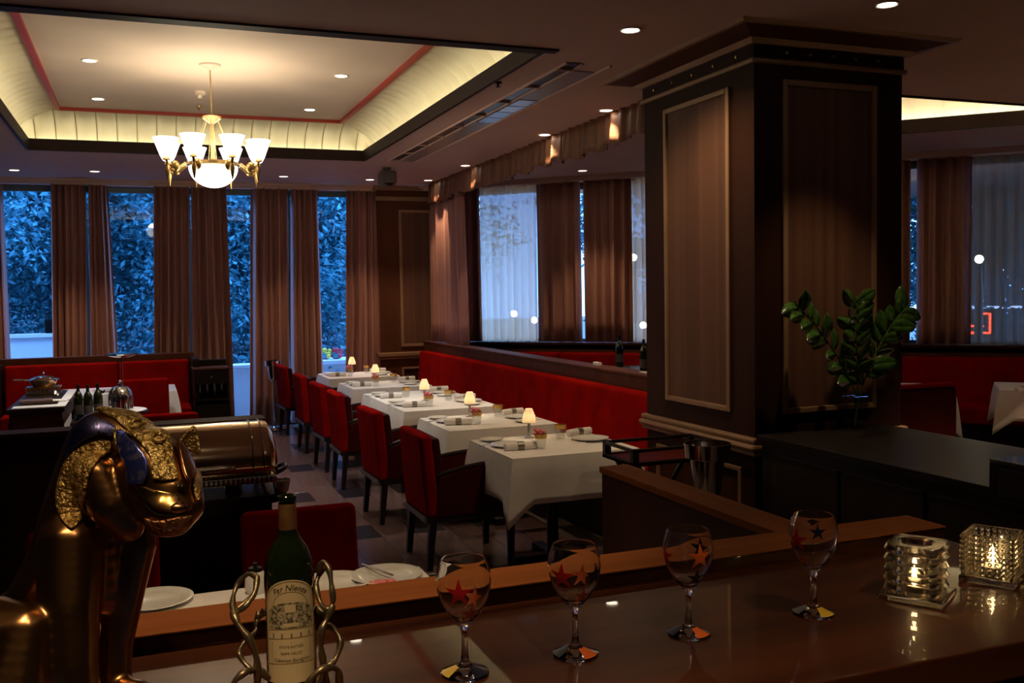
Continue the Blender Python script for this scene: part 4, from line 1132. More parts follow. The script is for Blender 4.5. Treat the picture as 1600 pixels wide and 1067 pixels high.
# buffet sideboard with roll-top chafing dish
SBX1 = at(438, 750, Z=.88).x
sb = thing('buffet_sideboard', 'black buffet sideboard with rounded corner in front of the partition', 'sideboard', (0, 4.5, 0))
rc = .12
SBX0 = at(165, 760, Z=.88).x
poly = [(SBX0, -.28), (SBX1 - rc, -.28)] + [(SBX1 - rc + rc * math.sin(t), -.28 + rc - rc * math.cos(t)) for t in [PI / 2 * k / 6 for k in range(1, 7)]] + [(SBX1, .40), (SBX0, .40)]
MB().prism(poly, .84, .88, None, .006).build('top', BLACK, sb)
MB().box(SBX0 + .04, SBX1 - .07, -.20, .36, 0, .84).build('body', BLACK, sb, False)
dwid = (SBX1 - .11 - SBX0 - .04) / 2
for k in range(2): MB().box(SBX0 + .05 + k * dwid, SBX0 + .04 + (k + 1) * dwid, -.212, -.20, .08, .78, .004).build('door', BLACKWOOD, sb)
xr = at(428, 700, Y=4.4).x; xl = xr - .62
r = thing('chafing_dish', 'roll-top chafing dish in polished copper steel on the buffet', 'chafing dish', (xr - .31, 4.42, .88))
h0 = .085
MB().box(-.30, .30, -.19, .19, h0 - .035, h0, .012).build('frame', SILVER, r)
def lidfn(u, v):
    a = PI * v; x = (u * 2 - 1)
    e = 1 - max(0, abs(x) - .86) ** 2 * 18
    return (x * .31, -.185 * math.cos(a) * e, h0 + .215 * math.sin(a) ** .8 * e + .002)
MB().grid(36, 24, lidfn).build('lid', COPPER, r, True, solid=.004)
for x in (.20, .245): MB().tube([(x, -.189 * math.cos(PI * k / 16), h0 + .220 * math.sin(PI * k / 16) ** .8 + .002) for k in range(17)], .004, 6).build('band', CHROME, r)
for x in (-.24, .24):
    for y in (-.15, .15): MB().tube([(x, y, h0 - .03), (x * 1.03, y * 1.05, .03), (x * 1.08, y * 1.1, .004)], [.012, .010, .016], 8).build('leg', CHROME, r)
MB().tube(bez([(.305, -.06, h0 - .02), (.35, -.05, h0 + .0), (.36, 0, h0 + .01), (.35, .05, h0), (.305, .06, h0 - .02)], 5), .009, 8).build('side_handle', BLACK, r)
MB().tube(bez([(-.12, -.19, h0 + .04), (-.10, -.235, h0 + .05), (.0, -.245, h0 + .05), (.10, -.235, h0 + .05), (.12, -.19, h0 + .04)], 5), .008, 8).build('front_handle', CHROME, r)
for k in range(28): MB().box(-.27 + k * .02, -.262 + k * .02, -.193, -.188, h0 - .03, h0 - .005).build('vent_fin', BLACK, r, False)
for x in (-.13, .13): MB().lathe([(0, 0), (.035, 0), (.038, .04), (.03, .045), (0, .045)], 16, (x, 0, .002)).build('burner', SILVER, r)
p = at(444, 785, Z=.60)
r = thing('metal_cup', 'small metal cup standing at the rounded buffet corner', 'cup', (SBX1 - .03, 4.28, .8805))
MB().lathe([(0, 0), (.03, 0), (.04, .05), (.036, .05), (.028, .006), (0, .006)], 20).build('body', SILVER, r)
MB().tube([(.040 * math.cos(k * PI / 10), .040 * math.sin(k * PI / 10), .05) for k in range(20)], .003, 6, True).build('rim', CHROME, r)

# ------------------------------------------------------------------ left dining zone
lb_y = 12.15
xr = at(298, 560, Y=lb_y).x; xl = at(5, 560, Y=lb_y).x
zt_ = at(150, 557, Y=lb_y).z; zr_ = at(150, 567, Y=lb_y).z
r = thing('banquette', 'red velvet banquette with a wooden top ledge under the left windows', 'bench', ((xl + xr) / 2, lb_y, 0))
hw = (xr - xl) / 2; ps = at(186, 600, Y=lb_y).x - (xl + xr) / 2
MB().box(-hw - .06, hw + .04, .10, .24, 0, zt_, .006).build('back_panel', REDWOOD, r)
MB().box(-hw - .10, -hw - .02, -.55, .10, 0, zt_ - .06, .01).box(hw + .0, hw + .07, -.55, .10, 0, zt_ - .04, .01).build('end_panel', BLACKWOOD, r)
for a, b in ((-hw, ps), (ps, hw - .02)):
    MB().hexa([(a + .003, -.10, .42), (b - .003, -.10, .42), (a + .003, .10, .42), (b - .003, .10, .42), (a + .003, .0, zr_), (b - .003, .0, zr_), (a + .003, .10, zr_), (b - .003, .10, zr_)], .03, 3).build('backrest', RED, r)
    MB().box(a + .003, b - .003, -.58, -.06, .28, .47, .03, 3).build('seat', RED, r)
MB().box(-hw, hw, -.52, .1, .02, .28).build('base', BLACKWOOD, r, False)
# long white table in front of it
p0 = at(272, 601, Z=.75)
mt_ = Maker(make_table(1.15, .80, .30, .10, 9))
lt = mt_((p0.x - 1.15, p0.y - .80 + .02, 0), 0, 'white-clothed table in front of the left banquette', None)
LT = Vector((p0.x - 1.15, p0.y - .78, 0))
pc = at(228, 620, Y=LT.y - .12)
schair((pc.x, LT.y - .10, 0), PI / 2, 'dark red chair with its back to us at the left white table', 'chairs of the left zone')
plate((LT.x + .45, LT.y + .30, ZTB), 0, 'white plate on the left white table', 'plates of the left table')
bplate((LT.x + .80, LT.y + .45, ZTB), 0, 'small white plate by the corner of the left white table', 'plates of the left table')
# second chair, seat and back nearer
pc = at(258, 650, Y=7.4); schair((pc.x, 7.35, 0), PI / 2, 'low red chair just behind the partition', 'chairs of the left zone')
bpy.context.view_layer.update()
pc = at(10, 665, Y=7.0); schair((pc.x - .1, 6.9, 0), PI / 2, 'red chair at the left edge behind the partition', 'chairs of the left zone')
# service trolley
tz = .90
a = at(20, 640, Z=tz); b_ = at(118, 608, Z=tz)
r = thing('service_trolley', 'dark wooden service trolley carrying the copper pan', 'trolley', ((a.x + b_.x) / 2 - .02, (a.y + b_.y) / 2, 0))
hx = (b_.x - a.x) / 2 + .03; hy = (b_.y - a.y) / 2
MB().box(-hx, hx, -hy, hy, tz - .04, tz, .006).build('top', BLACKWOOD, r)
MB().box(-hx + .02, hx - .02, -hy + .02, hy - .02, tz - .16, tz - .04).build('apron', DARKWOOD, r, False)
MB().box(-hx + .02, hx - .02, -hy + .02, hy - .02, .45, .47).build('shelf', BLACKWOOD, r, False)
for sx in (-1, 1):
    for sy in (-1, 1): MB().box(sx * (hx - .03) - .02, sx * (hx - .03) + .02, sy * (hy - .03) - .02, sy * (hy - .03) + .02, 0, tz - .1).build('leg', BLACKWOOD, r, False)
TC = Vector(r.location)
def on_trolley(px, py): p = at(px, py, Z=tz); return (p.x, p.y, tz + .0005)
o = MB().prism([(-.19, -hy + .03), (.19, -hy + .03), (.19, hy - .05), (.12, hy - .05), (.12, -hy + .20), (-.19, -hy + .20)], 0, .004).build('tray_cloth', LINEN, None, False); o.location = (TC.x + .02, TC.y, tz + .0005); tag(o, 'pale cloth spread over the service trolley', 'cloth')
p = on_trolley(48, 634)
o = MB().box(-.12, .12, -.09, .09, 0, .03, .004).build('menu_folder', mat('brown_leather', (.12, .06, .035), rough=.5)); o.location = (p[0] + .03, p[1] + .12, tz + .0055); tag(o, 'brown leather menu folder on the service trolley', 'menu'); o.rotation_euler.z = R(6)
o = MB().box(-.09, .09, -.06, .06, 0, .012, .004).build('folded_napkin', LINEN); p = on_trolley(88, 628); o.location = (p[0], p[1] + .02, tz + .0055); tag(o, 'folded cream napkin on the service trolley', 'napkin'); o.rotation_euler.z = R(-10)
p = on_trolley(68, 616)
r = thing('table_burner', 'slatted brass table burner under the copper pan', 'burner', (p[0], p[1] + .05, tz + .0055))
MB().box(-.14, .14, -.10, .10, 0, .012).box(-.14, .14, -.10, .10, .05, .06).build('plate', BRASS, r, False)
for k in range(10):
    for y in (-.095, .095): MB().box(-.135 + k * .028, -.122 + k * .028, y - .004, y + .004, .012, .05).build('slat', BRASS, r, False)
PZ = tz + .0055 + .0605
r2 = thing('copper_pan', 'round copper pan with lid and long handle on the burner', 'pan', (p[0], p[1] + .05, PZ))
MB().lathe([(0, 0), (.085, 0), (.105, .03), (.115, .06), (.112, .06), (.10, .03), (.08, .006), (0, .006)], 28).build('body', COPPER, r2)
MB().lathe([(.135, .060), (.12, .068), (.07, .090), (.0, .098)], 28).build('lid', COPPER, r2)
MB().lathe([(.006, .096), (.006, .11), (.014, .118), (.010, .13), (0, .132)], 14).build('knob', CHROME, r2)
MB().tube([(-.11, 0, .06), (-.17, -.01, .066), (-.24, -.02, .07)], .008, 8).build('handle', CHROME, r2)
p = on_trolley(86, 622); o = MB().lathe([(0, 0), (.028, 0), (.034, .02), (.02, .04), (.012, .05), (0, .058)], 16).build('sugar_pot', CHROME); o.location = (p[0], p[1], tz + .018); tag(o, 'tiny silver sugar pot on the folded napkin', 'pot')
# lower tray with glassware behind partition
r = thing('blue_glass_dish', 'low faceted blue-lit glass dish on the trolley shelf', 'dish', (TC.x, TC.y - hy + .12, .4705))
MB().lathe([(0, 0), (.12, 0), (.16, .05), (.15, .05), (.11, .008), (0, .008)], 16).build('bowl', TUMB, r)
# bottles beside the trolley on a small stand
bs = thing('bottle_stand', 'small dark stand beside the trolley holding wine bottles', 'stand', (at(138, 655, Z=.72).x, TC.y - .05, 0))
MB().box(-.14, .14, -.16, .16, .66, .70, .005).build('top', BLACKWOOD, bs)
for sx in (-1, 1):
    for sy in (-1, 1): MB().box(sx * .11 - .015, sx * .11 + .015, sy * .13 - .015, sy * .13 + .015, 0, .66).build('leg', BLACKWOOD, bs, False)
def make_bottle():
    r = thing('bottle', 'x', 'bottle')
    MB().lathe([(.0, .0)] + [(a, b) for a, b in bp[1:]] + [(.0126, .30), (.0142, .301), (.0142, .308), (0, .309)], 20).build('glass', GREENGLASS, r)
    MB().lathe([(.0378, .05), (.0379, .051), (.0379, .13), (.0378, .131)], 20).build('label', mat('dark_label', (.08, .06, .05), rough=.6), r)
    return r
bottle = Maker(make_bottle)
for k, (dx, dy, lb) in enumerate(((-.08, .05, 'dark wine bottle on the small stand, left one'), (.0, -.04, 'dark wine bottle on the small stand, front one'), (.075, .06, 'dark wine bottle on the small stand, right one'))):
    bottle((bs.location.x + dx, bs.location.y + dy, .7005), 0, lb, 'wine bottles on the small stand')
# coffee pot with dark swan-neck handle, glass cloche, chrome dish stand: small round table
gp = at(175, 640, Z=.75)
gt = thing('gueridon', 'small round serving table holding the silver cloche', 'table', (gp.x, gp.y, 0))
MB().lathe([(0, .74), (.30, .74), (.305, .73), (.30, .72), (.03, .715), (.025, .05), (.20, .03), (.21, 0), (0, 0)], 28).build('body', BLACKWOOD, gt)
MB().lathe([(0, .7405), (.29, .7405), (.29, .743), (0, .743)], 28).build('mat', LINEN, gt)
q = at(155, 628, Z=.75)
r = thing('coffee_pot', 'round silver pot with a curved black handle', 'pot', (gp.x - .13, gp.y + .03, .7435))
MB().lathe([(0, 0), (.04, 0), (.058, .03), (.056, .06), (.035, .09), (.02, .10), (0, .10)], 20).build('body', CHROME, r)
MB().tube(bez([(0, 0, .10), (.0, 0, .15), (.03, 0, .175), (.06, 0, .165), (.075, 0, .185)], 5), [.012] * 18 + [.008, .006, .004], 8).build('handle', BLACK, r)
r = thing('cloche', 'tall shiny silver bell cloche with a ball knob', 'cloche', (gp.x + .075, gp.y, .7435))
MB().lathe([(.10, 0), (.10, .12), (.09, .17), (.06, .205), (.02, .22), (0, .222)], 16).build('bell', CHROME, r)
MB().lathe([(.008, .22), (.01, .235), (.018, .245), (.018, .255), (.008, .268), (0, .27)], 14).build('knob', CHROME, r)
for k in range(8):
    a = k * PI / 4; MB().tube([(.101 * math.cos(a), .101 * math.sin(a), .005), (.101 * math.cos(a), .101 * math.sin(a), .12), (.092 * math.cos(a), .092 * math.sin(a), .17), (.062 * math.cos(a), .062 * math.sin(a), .207)], .003, 6).build('rib', SILVER, r)
q = at(190, 558, Y=gp.y + .5)
r = thing('dish_stand', 'thin chrome pole stand with a round faceted dish on top', 'stand', (q.x, q.y, 0))
MB().lathe([(0, 0), (.14, 0), (.14, .012), (.02, .03), (.008, .06), (.006, q.z)], 20).build('pole', CHROME, r)
MB().lathe([(0, q.z), (.08, q.z), (.14, q.z + .02), (.15, q.z + .035), (.12, q.z + .03), (0, q.z + .01)], 14).build('dish', CHROME, r)
# dark sideboard with cutlery rack
q0, q1 = at(303, 600, Y=11.4), at(358, 600, Y=11.4); zt_ = at(330, 578, Y=11.4).z
r = thing('wine_sideboard', 'dark wooden waiter station with glasses in its open front', 'cabinet', ((q0.x + q1.x) / 2, 11.6, 0))
hw = (q1.x - q0.x) / 2
MB().box(-hw, -hw + .02, -.2, .2, 0, zt_).box(hw - .02, hw, -.2, .2, 0, zt_).box(-hw, hw, .17, .2, 0, zt_).box(-hw, hw, -.2, .2, .55, .57).build('body', BLACKWOOD, r, False)
MB().box(-hw - .01, hw + .01, -.22, .21, zt_, zt_ + .025, .005).build('top', REDWOOD, r)
MB().box(-hw + .02, hw - .02, -.2, -.185, zt_ - .16, zt_ - .01, .004).build('drawer', BLACKWOOD, r)
MB().box(-hw, hw, .14, .2, zt_ + .025, zt_ + .10, .01).build('gallery', BLACKWOOD, r)
MB().lathe([(0, 0), (.008, 0), (.01, .012), (0, .018)], 10, (0, -.2, zt_ - .08), Matrix.Rotation(PI / 2, 4, 'X')).build('knob', BRASS, r)
MB().box(-hw + .02, hw - .02, -.19, -.18, .06, .50, .004).build('door', BLACKWOOD, r)
sbx = r.location.x
def make_flute():
    o = MB().lathe([(0, 0), (.03, 0), (.005, .008), (.004, .06), (.022, .09), (.026, .17), (.025, .17), (.02, .09), (0, .075)], 14).build('wine_glass', TUMB); return tag(o, 'x', 'glass')
flute = Maker(make_flute)
for k, lb in enumerate(('leftmost', 'second', 'third', 'rightmost')): flute((sbx - hw + .07 + k * (2 * hw - .14) / 3, 11.52, .5705), 0, f'{lb} wine glass inside the dark waiter station', 'wine glasses in the waiter station')

# ice buckets
def make_bucket(h):
    def fn():
        r = thing('ice_bucket', 'x', 'ice bucket')
        MB().lathe([(0, h - .24), (.055, h - .24), (.062, h - .22), (.078, h - .075), (.102, h - .066), (.108, h), (.103, h), (.097, h - .058), (.072, h - .07), (.055, h - .225), (0, h - .23)], 28).build('bucket', CHROME, r)
        MB().lathe([(0, .03), (.11, 0), (.12, .008), (.04, .03), (.018, .05), (.016, .12), (.022, .13), (.016, .14), (.012, h - .30), (.03, h - .27), (.05, h - .242), (0, h - .242)], 24).build('stand', CHROME, r)
        return r
    return fn
q = at(430, 672, Z=0); zt_ = at(430, 563, Y=q.y).z
Maker(make_bucket(zt_))((q.x, q.y, 0), 0, 'chrome ice bucket on a floor stand beside the farthest armchair')
q = at(1105, 692, Y=3.75)
r = Maker(make_bucket(q.z))((q.x, q.y, 0), 0, 'chrome ice bucket on a floor stand beside the column')
# butler tray on its stand
zt_ = .84
c_ = [at(941, 688, Z=zt_), at(1000, 702, Z=zt_), at(1118, 690, Z=zt_), at(1060, 681, Z=zt_)]
tx0, tx1, ty0, ty1 = c_[0].x + .0, c_[0].x + .62, c_[1].y, c_[0].y
r = thing('butler_tray', 'black wooden butler tray with open rails on a folding stand', 'tray', ((tx0 + tx1) / 2, (ty0 + ty1) / 2, 0))
hx, hy = (tx1 - tx0) / 2, (ty1 - ty0) / 2
MB().box(-hx, hx, -hy, hy, zt_ - .10, zt_ - .085).build('tray_bottom', DARKRED, r, False)
for y in (-hy, hy - .02): MB().box(-hx, hx, y, y + .02, zt_ - .02, zt_, .004).build('rail', BLACKWOOD, r); MB().box(-hx, hx, y, y + .02, zt_ - .10, zt_ - .075, .004).build('rail', BLACKWOOD, r)
for x in (-hx, hx - .02): MB().box(x, x + .02, -hy, hy, zt_ - .02, zt_, .004).build('rail', BLACKWOOD, r); MB().box(x, x + .02, -hy, hy, zt_ - .10, zt_ - .075, .004).build('rail', BLACKWOOD, r)
for x in (-hx, hx - .04):
    for y in (-hy, hy - .04): MB().box(x, x + .04, y, y + .04, zt_ - .10, zt_ - .01, .003).build('corner_post', BLACKWOOD, r)
for y in (-hy + .05, hy - .07):
    MB().hexa([(-hx + .05, y, 0), (-hx + .08, y, 0), (-hx + .05, y + .02, 0), (-hx + .08, y + .02, 0), (hx - .08, y, zt_ - .10), (hx - .05, y, zt_ - .10), (hx - .08, y + .02, zt_ - .10), (hx - .05, y + .02, zt_ - .10)]).build('stand_leg', BLACKWOOD, r, False)
    MB().hexa([(hx - .08, y + .022, 0), (hx - .05, y + .022, 0), (hx - .08, y + .042, 0), (hx - .05, y + .042, 0), (-hx + .05, y + .022, zt_ - .10), (-hx + .08, y + .022, zt_ - .10), (-hx + .05, y + .042, zt_ - .10), (-hx + .08, y + .042, zt_ - .10)]).build('stand_leg', BLACKWOOD, r, False)

# black counter in front of the column, box, vase
ZK = .90
k0 = at(1205, 690, Z=ZK); k1 = at(1600, 765, Z=ZK); kb = at(1600, 700, Z=ZK)
KX0, KX1 = (k0.x + k1.x) / 2, kb.x
r = thing('black_counter', 'long black service counter running from the column towards the bar', 'counter', ((KX0 + KX1) / 2, 3.2, 0))
hx = (KX1 - KX0) / 2
MB().box(-hx, hx, -2.2, CY0 - .055 - 3.2, ZK - .04, ZK, .005).build('top', BLACKTOP, r)
MB().box(-hx + .04, hx - .04, -2.15, CY0 - .06 - 3.2, 0, ZK - .04).build('body', BLACK, r, False)
for k in range(5): MB().box(-hx + .028, -hx + .04, -1.6 + k * .58, -1.05 + k * .58, .10, ZK - .10, .004).build('door', BLACKWOOD, r)
q = at(1545, 716, Z=1.06)
r = thing('espresso_cabinet', 'glossy black box standing on the counter at the right edge', 'box', (q.x + .25, q.y - .35, ZK + .0005))
MB().box(-.25, .25, -.35, .35, 0, 1.05 - ZK, .006).build('body', BLACK, r)
MB().box(-.25, .25, -.35, .35, 1.05 - ZK, 1.06 - ZK, .004).build('lid', mat('black_glass', (.02, .02, .025), rough=.1, coat=1), r)
MB().box(-.256, -.25, -.30, .30, .02, 1.03 - ZK, .002).build('front_panel', BLACKWOOD, r)
vp = at(1336, 670, Z=ZK)
vr = thing('leaf_vase', 'clear square glass vase with tall glossy green leaf stems on the black counter', 'vase', (vp.x, vp.y, ZK + .0005))
e, hgt, t = .052, .22, .004
mb = MB(); b = bmesh.new()
A, B, C_, D_ = sqring(e, 0), sqring(e, hgt), sqring(e - t, hgt), sqring(e - t, .015)
for P_, Q_ in ((A, B), (B, C_), (C_, D_)):
    for k in range(4): b.faces.new((P_[k], P_[(k + 1) % 4], Q_[(k + 1) % 4], Q_[k]))
b.faces.new(A[::-1]); b.faces.new(D_)
mb._merge(b, None); mb.build('vase', TUMB, vr, False)
def stem(pxs, seed, nl):
    rnd = random.Random(seed)
    pts = [Vector((0, 0, .02))] + [at(px, py, Y=vp.y + dy) - Vector(vr.location) for px, py, dy in pxs]
    q = bez(pts, 8); st = MB().tube(q, .0045, 6).build('stem', PLANT, vr)
    n = len(q)
    for k in range(nl):
        i = int(n * (.36 + .62 * k / nl)); p = q[min(i, n - 2)]; d = (q[min(i + 1, n - 1)] - q[max(i - 1, 0)]).normalized()
        side = (1 if k % 2 else -1)
        out = (d.cross(Vector((0, -1, .2))).normalized() * side + d * .9 + Vector((0, rnd.uniform(-.5, .3), 0))).normalized()
        L = rnd.uniform(.13, .18); wd = L * .27
        nrm = out.cross(d).normalized() if out.cross(d).length > .01 else Vector((0, -1, 0)); sd = out.cross(nrm).normalized()
        b = bmesh.new(); prev = None
        for j in range(7):
            t = j / 6; c = p + out * L * t - Vector((0, 0, 1)) * .02 * t * t; wv = wd * math.sin(PI * min(1, t * .92 + .08)) ** .8
            cur = (b.verts.new(c + sd * wv + nrm * wv * .35), b.verts.new(c), b.verts.new(c - sd * wv + nrm * wv * .35))
            if prev: b.faces.new((prev[0], prev[1], cur[1], cur[0])); b.faces.new((prev[1], prev[2], cur[2], cur[1]))
            prev = cur
        mb = MB(); mb._merge(b, None); mb.build('leaf', PLANT, st, True, solid=.0015)
stem([(1338, 620, 0), (1310, 560, -.02), (1275, 510, -.05), (1240, 470, -.06)], 1, 15)
stem([(1340, 620, 0), (1340, 560, -.03), (1338, 510, -.04), (1340, 462, -.04)], 2, 14)
stem([(1343, 620, .01), (1362, 565, .0), (1392, 510, -.02), (1420, 476, -.02)], 3, 15)

# ------------------------------------------------------------------ side room: banquette on the slanted wall, tables, booth
SRA = -PI / 4
sbq = thing('banquette', 'dark red banquette running along the slanted window wall of the side room', 'bench', (DO.x, DO.y, 0), SRA)
for k in range(6):
    a, b = k * 2.05 + .1, (k + 1) * 2.05 + .095
    MB().hexa([(a, -.52, .42), (b, -.52, .42), (a, -.28, .42), (b, -.28, .42), (a, -.44, .94), (b, -.44, .94), (a, -.28, .94), (b, -.28, .94)], .03, 3).build('backrest', RED, sbq)
    MB().box(a, b, -1.0, -.48, .28, .46, .03, 3).build('seat', RED, sbq)
MB().box(.1, 12.3, -.94, -.27, .02, .28).build('base', BLACKWOOD, sbq, False)
MB().box(.1, 12.3, -.27, -.06, .02, .97).build('back_panel', REDWOOD, sbq, False)
for (px, py, lb) in ((1490, 607, 'white-clothed side room table half hidden by the dark booth'), (1562, 610, 'white-clothed side room table at the right edge')):
    q = at(px, py, Z=.75)
    tb = table((q.x, q.y, 0), SRA, lb, 'white tables of the side room')
    if px == 1490: tb.location = (q.x - .86, q.y + .32, 0)
    qq = Vector(tb.location) + Matrix.Rotation(SRA, 3, 'Z') @ Vector((.42, .35, ZTB))
    plate(tuple(qq), 0, 'white plate on the ' + ('half hidden side room table' if px == 1490 else 'rightmost side room table'), 'side room plates')
qn = at(1592, 612, Z=.76); napkin((qn.x + .05, qn.y, ZTB), R(10), 'rolled napkin on the rightmost side room table', 'side room napkins')
q0 = at(1488, 602, Z=.95)
r = thing('booth_bench', 'dark red booth bench seen from behind, right of the column', 'bench', (q0.x - .6, q0.y, 0), R(0))
MB().box(-.75, .6, -.06, .06, .10, .95, .03, 3).build('backrest', DARKRED, r)
MB().box(-.75, .6, .06, .60, .30, .46, .03, 3).build('seat', RED, r)
MB().box(-.73, .58, -.05, .56, 0, .30).build('base', BLACKWOOD, r, False)
MB().box(-.75, .6, -.055, .055, .95, .975, .008).build('top_roll', RED, r)
qc = at(1588, 660, Z=.5); schair((qc.x + .25, qc.y - .35, 0), R(60), 'red chair at the right edge of the side room', 'side room chairs')
# service shelf with bottles seen over the low wall
q = at(968, 575, Z=1.0)
r = thing('service_table', 'dark round serving table with a steel rim behind the low wall', 'table', (at(980, 580, X=4.25).x, at(980, 580, X=4.25).y, 0))
MB().lathe([(0, .96), (.40, .96), (.41, .985), (.40, .99), (0, .985)], 32).build('top', BLACK, r)
MB().tube([(.405 * math.cos(k * PI / 20), .405 * math.sin(k * PI / 20), .99) for k in range(40)], .006, 6, True).build('rim', SILVER, r)
MB().lathe([(.03, 0), (.03, .96), (0, .96)], 12).lathe([(0, 0), (.25, 0), (.25, .02), (0, .03)], 24).build('pedestal', BLACK, r)
st_ = r.location
bottle((at(1006, 575, X=4.15).x, at(1006, 575, X=4.15).y, .9905), 0, 'dark squat bottle seen over the low wall beside the column', 'bottles behind the low wall')
bottle((at(968, 575, X=4.3).x, at(968, 575, X=4.3).y, .9905), 0, 'slim dark bottle seen over the low wall, left one', 'bottles behind the low wall')
q = at(935, 572, X=XW + .05)
o = MB().box(-.02, .02, -.05, .05, 0, .03, .004).build('white_card', LINEN); o.location = (XW + .04, at(935, 572, X=XW + .05).y, 1.0755); tag(o, 'small white folded card on the low wall ledge', 'card')
q0, q1 = at(985, 583, X=XW + .03).y, at(1016, 588, X=XW + .03).y
o = MB().box(-.05, .05, 0, .25, 0, .008, .002).build('white_tray', CHINA); o.location = (XW + .05, q1 - .12, 1.0755); tag(o, 'shiny white tray edge on the low wall ledge beside the column', 'tray')

# ================================================================== OUTSIDE
gnd = struct('ground_outside', MB().box(-30, 45, 13.4, 60, -.5, -.12).box(13.8, 60, -10, 13.4, -.5, -.12), ASPHALT, 'paved street outside the windows')
def make_tree(seed, h, cr, leaves, lsize=.22, trunk=True, squash=1.0, kind='tree'):
    rnd = random.Random(seed)
    def fn():
        r = thing(kind, 'x', kind)
        if trunk:
            MB().tube(bez([(0, 0, 0), (.05, .02, h * .25), (-.06, .05, h * .5), (.02, 0, h * .8)], 4), [.14 - .008 * k for k in range(13)], 10).build('trunk', BARK, r)
            for k in range(5):
                a = k * 1.3; MB().tube(bez([(0, 0, h * (.3 + .08 * k)), (math.cos(a) * cr * .4, math.sin(a) * cr * .4, h * (.42 + .08 * k)), (math.cos(a) * cr * .75, math.sin(a) * cr * .75, h * (.5 + .09 * k))], 4), .035, 6).build('branch', BARK, r)
        b = bmesh.new()
        clumps = [(Vector((rnd.gauss(0, cr * .45), rnd.gauss(0, cr * .4), h * .62 + rnd.gauss(0, h * .2) * squash)), rnd.uniform(.35, .7) * cr * .6) for _ in range(26)]
        for _ in range(leaves):
            c, s_ = rnd.choice(clumps); p = c + Vector((rnd.gauss(0, s_ * .6), rnd.gauss(0, s_ * .6), rnd.gauss(0, s_ * .5)))
            if p.z < .05: continue
            d = Vector((rnd.gauss(0, 1), rnd.gauss(0, 1), rnd.gauss(-.3, .7))).normalized(); sd = d.cross(Vector((rnd.gauss(0, 1), rnd.gauss(0, 1), rnd.gauss(0, 1)))).normalized()
            L = lsize * rnd.uniform(.6, 1.2)
            b.faces.new([b.verts.new(p), b.verts.new(p + d * L * .5 + sd * L * .2), b.verts.new(p + d * L), b.verts.new(p + d * L * .5 - sd * L * .2)])
        me = bpy.data.meshes.new('foliage'); b.to_mesh(me); b.free()
        tag(obj('foliage', me, LEAFM, r), kind='stuff')
        return r
    return fn
t1 = Maker(make_tree(1, 6.0, 2.3, 30000, .14)); t2 = Maker(make_tree(2, 5.6, 2.2, 28000, .14)); 
trees = [(-3.2, 18.0, t1, 'left, outside the leftmost window gap'), (-.6, 19.5, t2, 'outside the second window gap'), (1.2, 17.6, t1, 'behind the third window gap'), (3.2, 18.6, t2, 'behind the window gap by the pilaster'),
         (-1.8, 22.0, t1, 'far back, left'), (3.6, 22.5, t2, 'far back, right'), (1.8, 23.0, t1, 'far back, middle')]
for i, (x, y, mk_, lb) in enumerate(trees): mk_((x, y, -.12), i * 1.1, 'leafy dark tree ' + lb, 'trees outside the far windows')
r = thing('street_building', 'dark building facade beyond the trees', 'building', (0, 27, -.12))
FAC = mat('facade_plaster', (.10, .14, .17), (.13, .18, .21), rough=.9, scale=2)
MB().box(-16, 9, 0, 1, 0, 5.5).build('wall', FAC, r, False)
for k in range(11):
    f_ = MB().box(-15 + k * 2.2, -14 + k * 2.2, -.04, 0, 1.2, 2.8).build('window', FRAME, r, False); MB().box(-14.9 + k * 2.2, -14.1 + k * 2.2, -.05, -.04, 1.3, 2.7).build('pane', BLACK, f_, False)
hedge = Maker(make_tree(5, 1.2, 1.4, 2600, .12, False, .5, 'hedge'))
for i, (x, y, lb) in enumerate(((.5, 17.9, 'low clipped hedge outside the second window gap'), (2.2, 17.0, 'low hedge outside the third window gap'), (4.6, 16.8, 'low hedge outside the right window gap'))): hedge((x, y, -.12), i, lb, 'hedges outside')
q = at(60, 521, Y=16.2)
r = thing('garden_wall', 'pale low garden wall outside the leftmost window gap', 'wall', (q.x - .5, 16.2, -.12))
MB().box(-2.0, 1.2, -.1, .1, 0, q.z + .06, .01).build('wall', STUCCO, r); MB().box(-2.05, 1.25, -.15, .15, q.z + .06, q.z + .12, .01).build('coping', STUCCO, r)
for k in range(3): MB().box(-1.2 + k * .9, -1.0 + k * .9, -.14, .14, q.z + .12, q.z + .34, .02).build('pier', BLACK, r)
q = at(520, 545, Y=15.2)
r = thing('stone_bench', 'white stone ledge with flowers outside the window by the pilaster', 'ledge', (q.x, 15.4, -.12))
MB().box(-.5, .5, -.3, .3, 0, .75, .01).build('block', STUCCO, r); MB().box(-.6, .6, -.36, .36, .75, .82, .01).build('cap', STUCCO, r)
FY = mat('yellow_flower', (.75, .60, .05), rough=.6); FR = mat('red_flower', (.60, .03, .06), rough=.6)
for px, mt, lb in ((507, FY, 'yellow flower clump outside by the pilaster window'), (525, FR, 'red flower clump outside by the pilaster window')):
    q2 = at(px, 525, Y=15.3); rr = thing('flower_clump', lb, 'flowers', (q2.x, 15.3, .7005))
    for k in range(12):
        a = k * 2.4; s_ = .03 * math.sqrt(k); MB().ball((s_ * math.cos(a), s_ * math.sin(a), .10 + .05 * math.cos(k * .9)), .04, 1).build('bloom', mt, rr)
    MB().ball((0, 0, .06), .09, 2, (1, 1, .7)).build('leaves', LEAFM, rr)
q = at(375, 600, Y=14.6)
r = thing('white_planter', 'low pale wall outside the third window gap', 'planter', (q.x, 14.6, -.12)); MB().box(-.7, .7, -.15, .15, 0, .80, .02).build('block', STUCCO, r); MB().box(-.75, .75, -.19, .19, .80, .85, .01).build('cap', STUCCO, r)

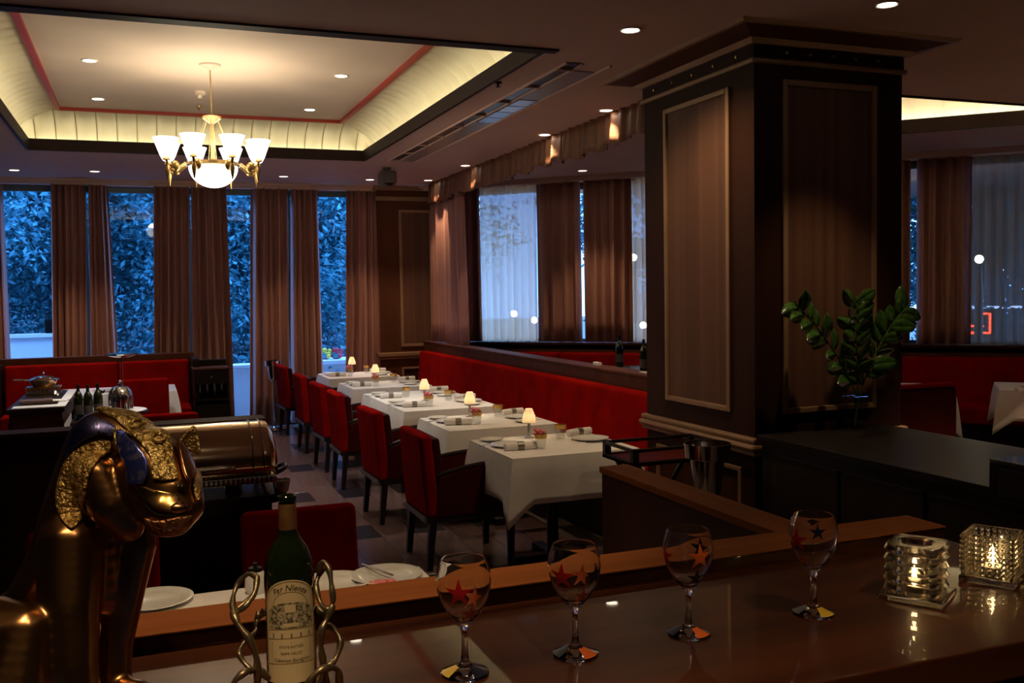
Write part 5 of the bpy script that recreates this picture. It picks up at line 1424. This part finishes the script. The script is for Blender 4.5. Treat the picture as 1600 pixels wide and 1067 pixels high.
# street beyond the slanted wall: lamps, sign, trees, pale facade
def dgp(px, py, s_):     # point on plane X+Y = s_
    d = CR * (px - 800) - CU * (py - 533.5) + CF * F_PX; return EYEP + d * (s_ / (d.x + d.y))
def make_street_lamp():
    r = thing('street_lamp', 'x', 'street lamp')
    MB().lathe([(.06, -3.4), (.05, -.4), (.03, -.10), (0, -.10)], 10).build('pole', BLACK, r)
    MB().ball((0, 0, 0), .05, 2).build('globe', emis('street_globe', (1, .86, .62), 70), r)
    return r
sl = Maker(make_street_lamp)
for px, py, lb in ((803, 490, 'street lamp glowing low behind the wide sheer'), (835, 500, 'second street lamp behind the wide sheer'), (990, 402, 'street lamp glowing behind the narrow sheer'), (1005, 508, 'low street lamp behind the narrow sheer'), (1530, 405, 'street lamp glowing behind the grey sheer')):
    p = dgp(px, py, 18.6); sl(tuple(p), 0, lb, 'street lamps outside')
p = dgp(1530, 505, 22.0)
r = thing('red_sign', 'small red glowing sign outside behind the grey sheer', 'sign', tuple(p), SRA)
NEON = emis('red_neon', (1, .05, .02), 6)
MB().box(-.22, .22, 0, .05, -.2, .2, .01).build('board', BLACK, r); MB().tube([(-.12, -.02, -.14), (.14, -.02, -.14), (.14, -.02, .14), (.0, -.02, .14)], .02, 8).build('tube', NEON, r); MB().tube([(-.14, -.02, -.04), (.06, -.02, -.04)], .015, 8).build('tube', NEON, r)
for i, (px, s_, mk_) in enumerate(((1480, 27, t1), (1560, 26, t2), (1640, 25, t1), (1080, 30, t2))):
    p = dgp(px, 560, s_); mk_((p.x, p.y, -.12), i, 'street tree beyond the slanted window wall, ' + ('left of the grey sheer', 'behind the grey sheer', 'at the right edge', 'behind the column')[i], 'street trees')
p = dgp(1560, 480, 24.5)
r = thing('street_railing', 'pale blue lit railing line outside behind the grey sheer', 'railing', (p.x, p.y, 0), SRA)
MB().tube([(-3, 0, p.z), (3, 0, p.z)], .02, 8).build('light_rail', emis('rail_light', (.35, .5, 1), 3), r)
for k in range(7): MB().tube([(-3 + k, 0, -.12), (-3 + k, 0, p.z)], .02, 6).build('post', BLACK, r)
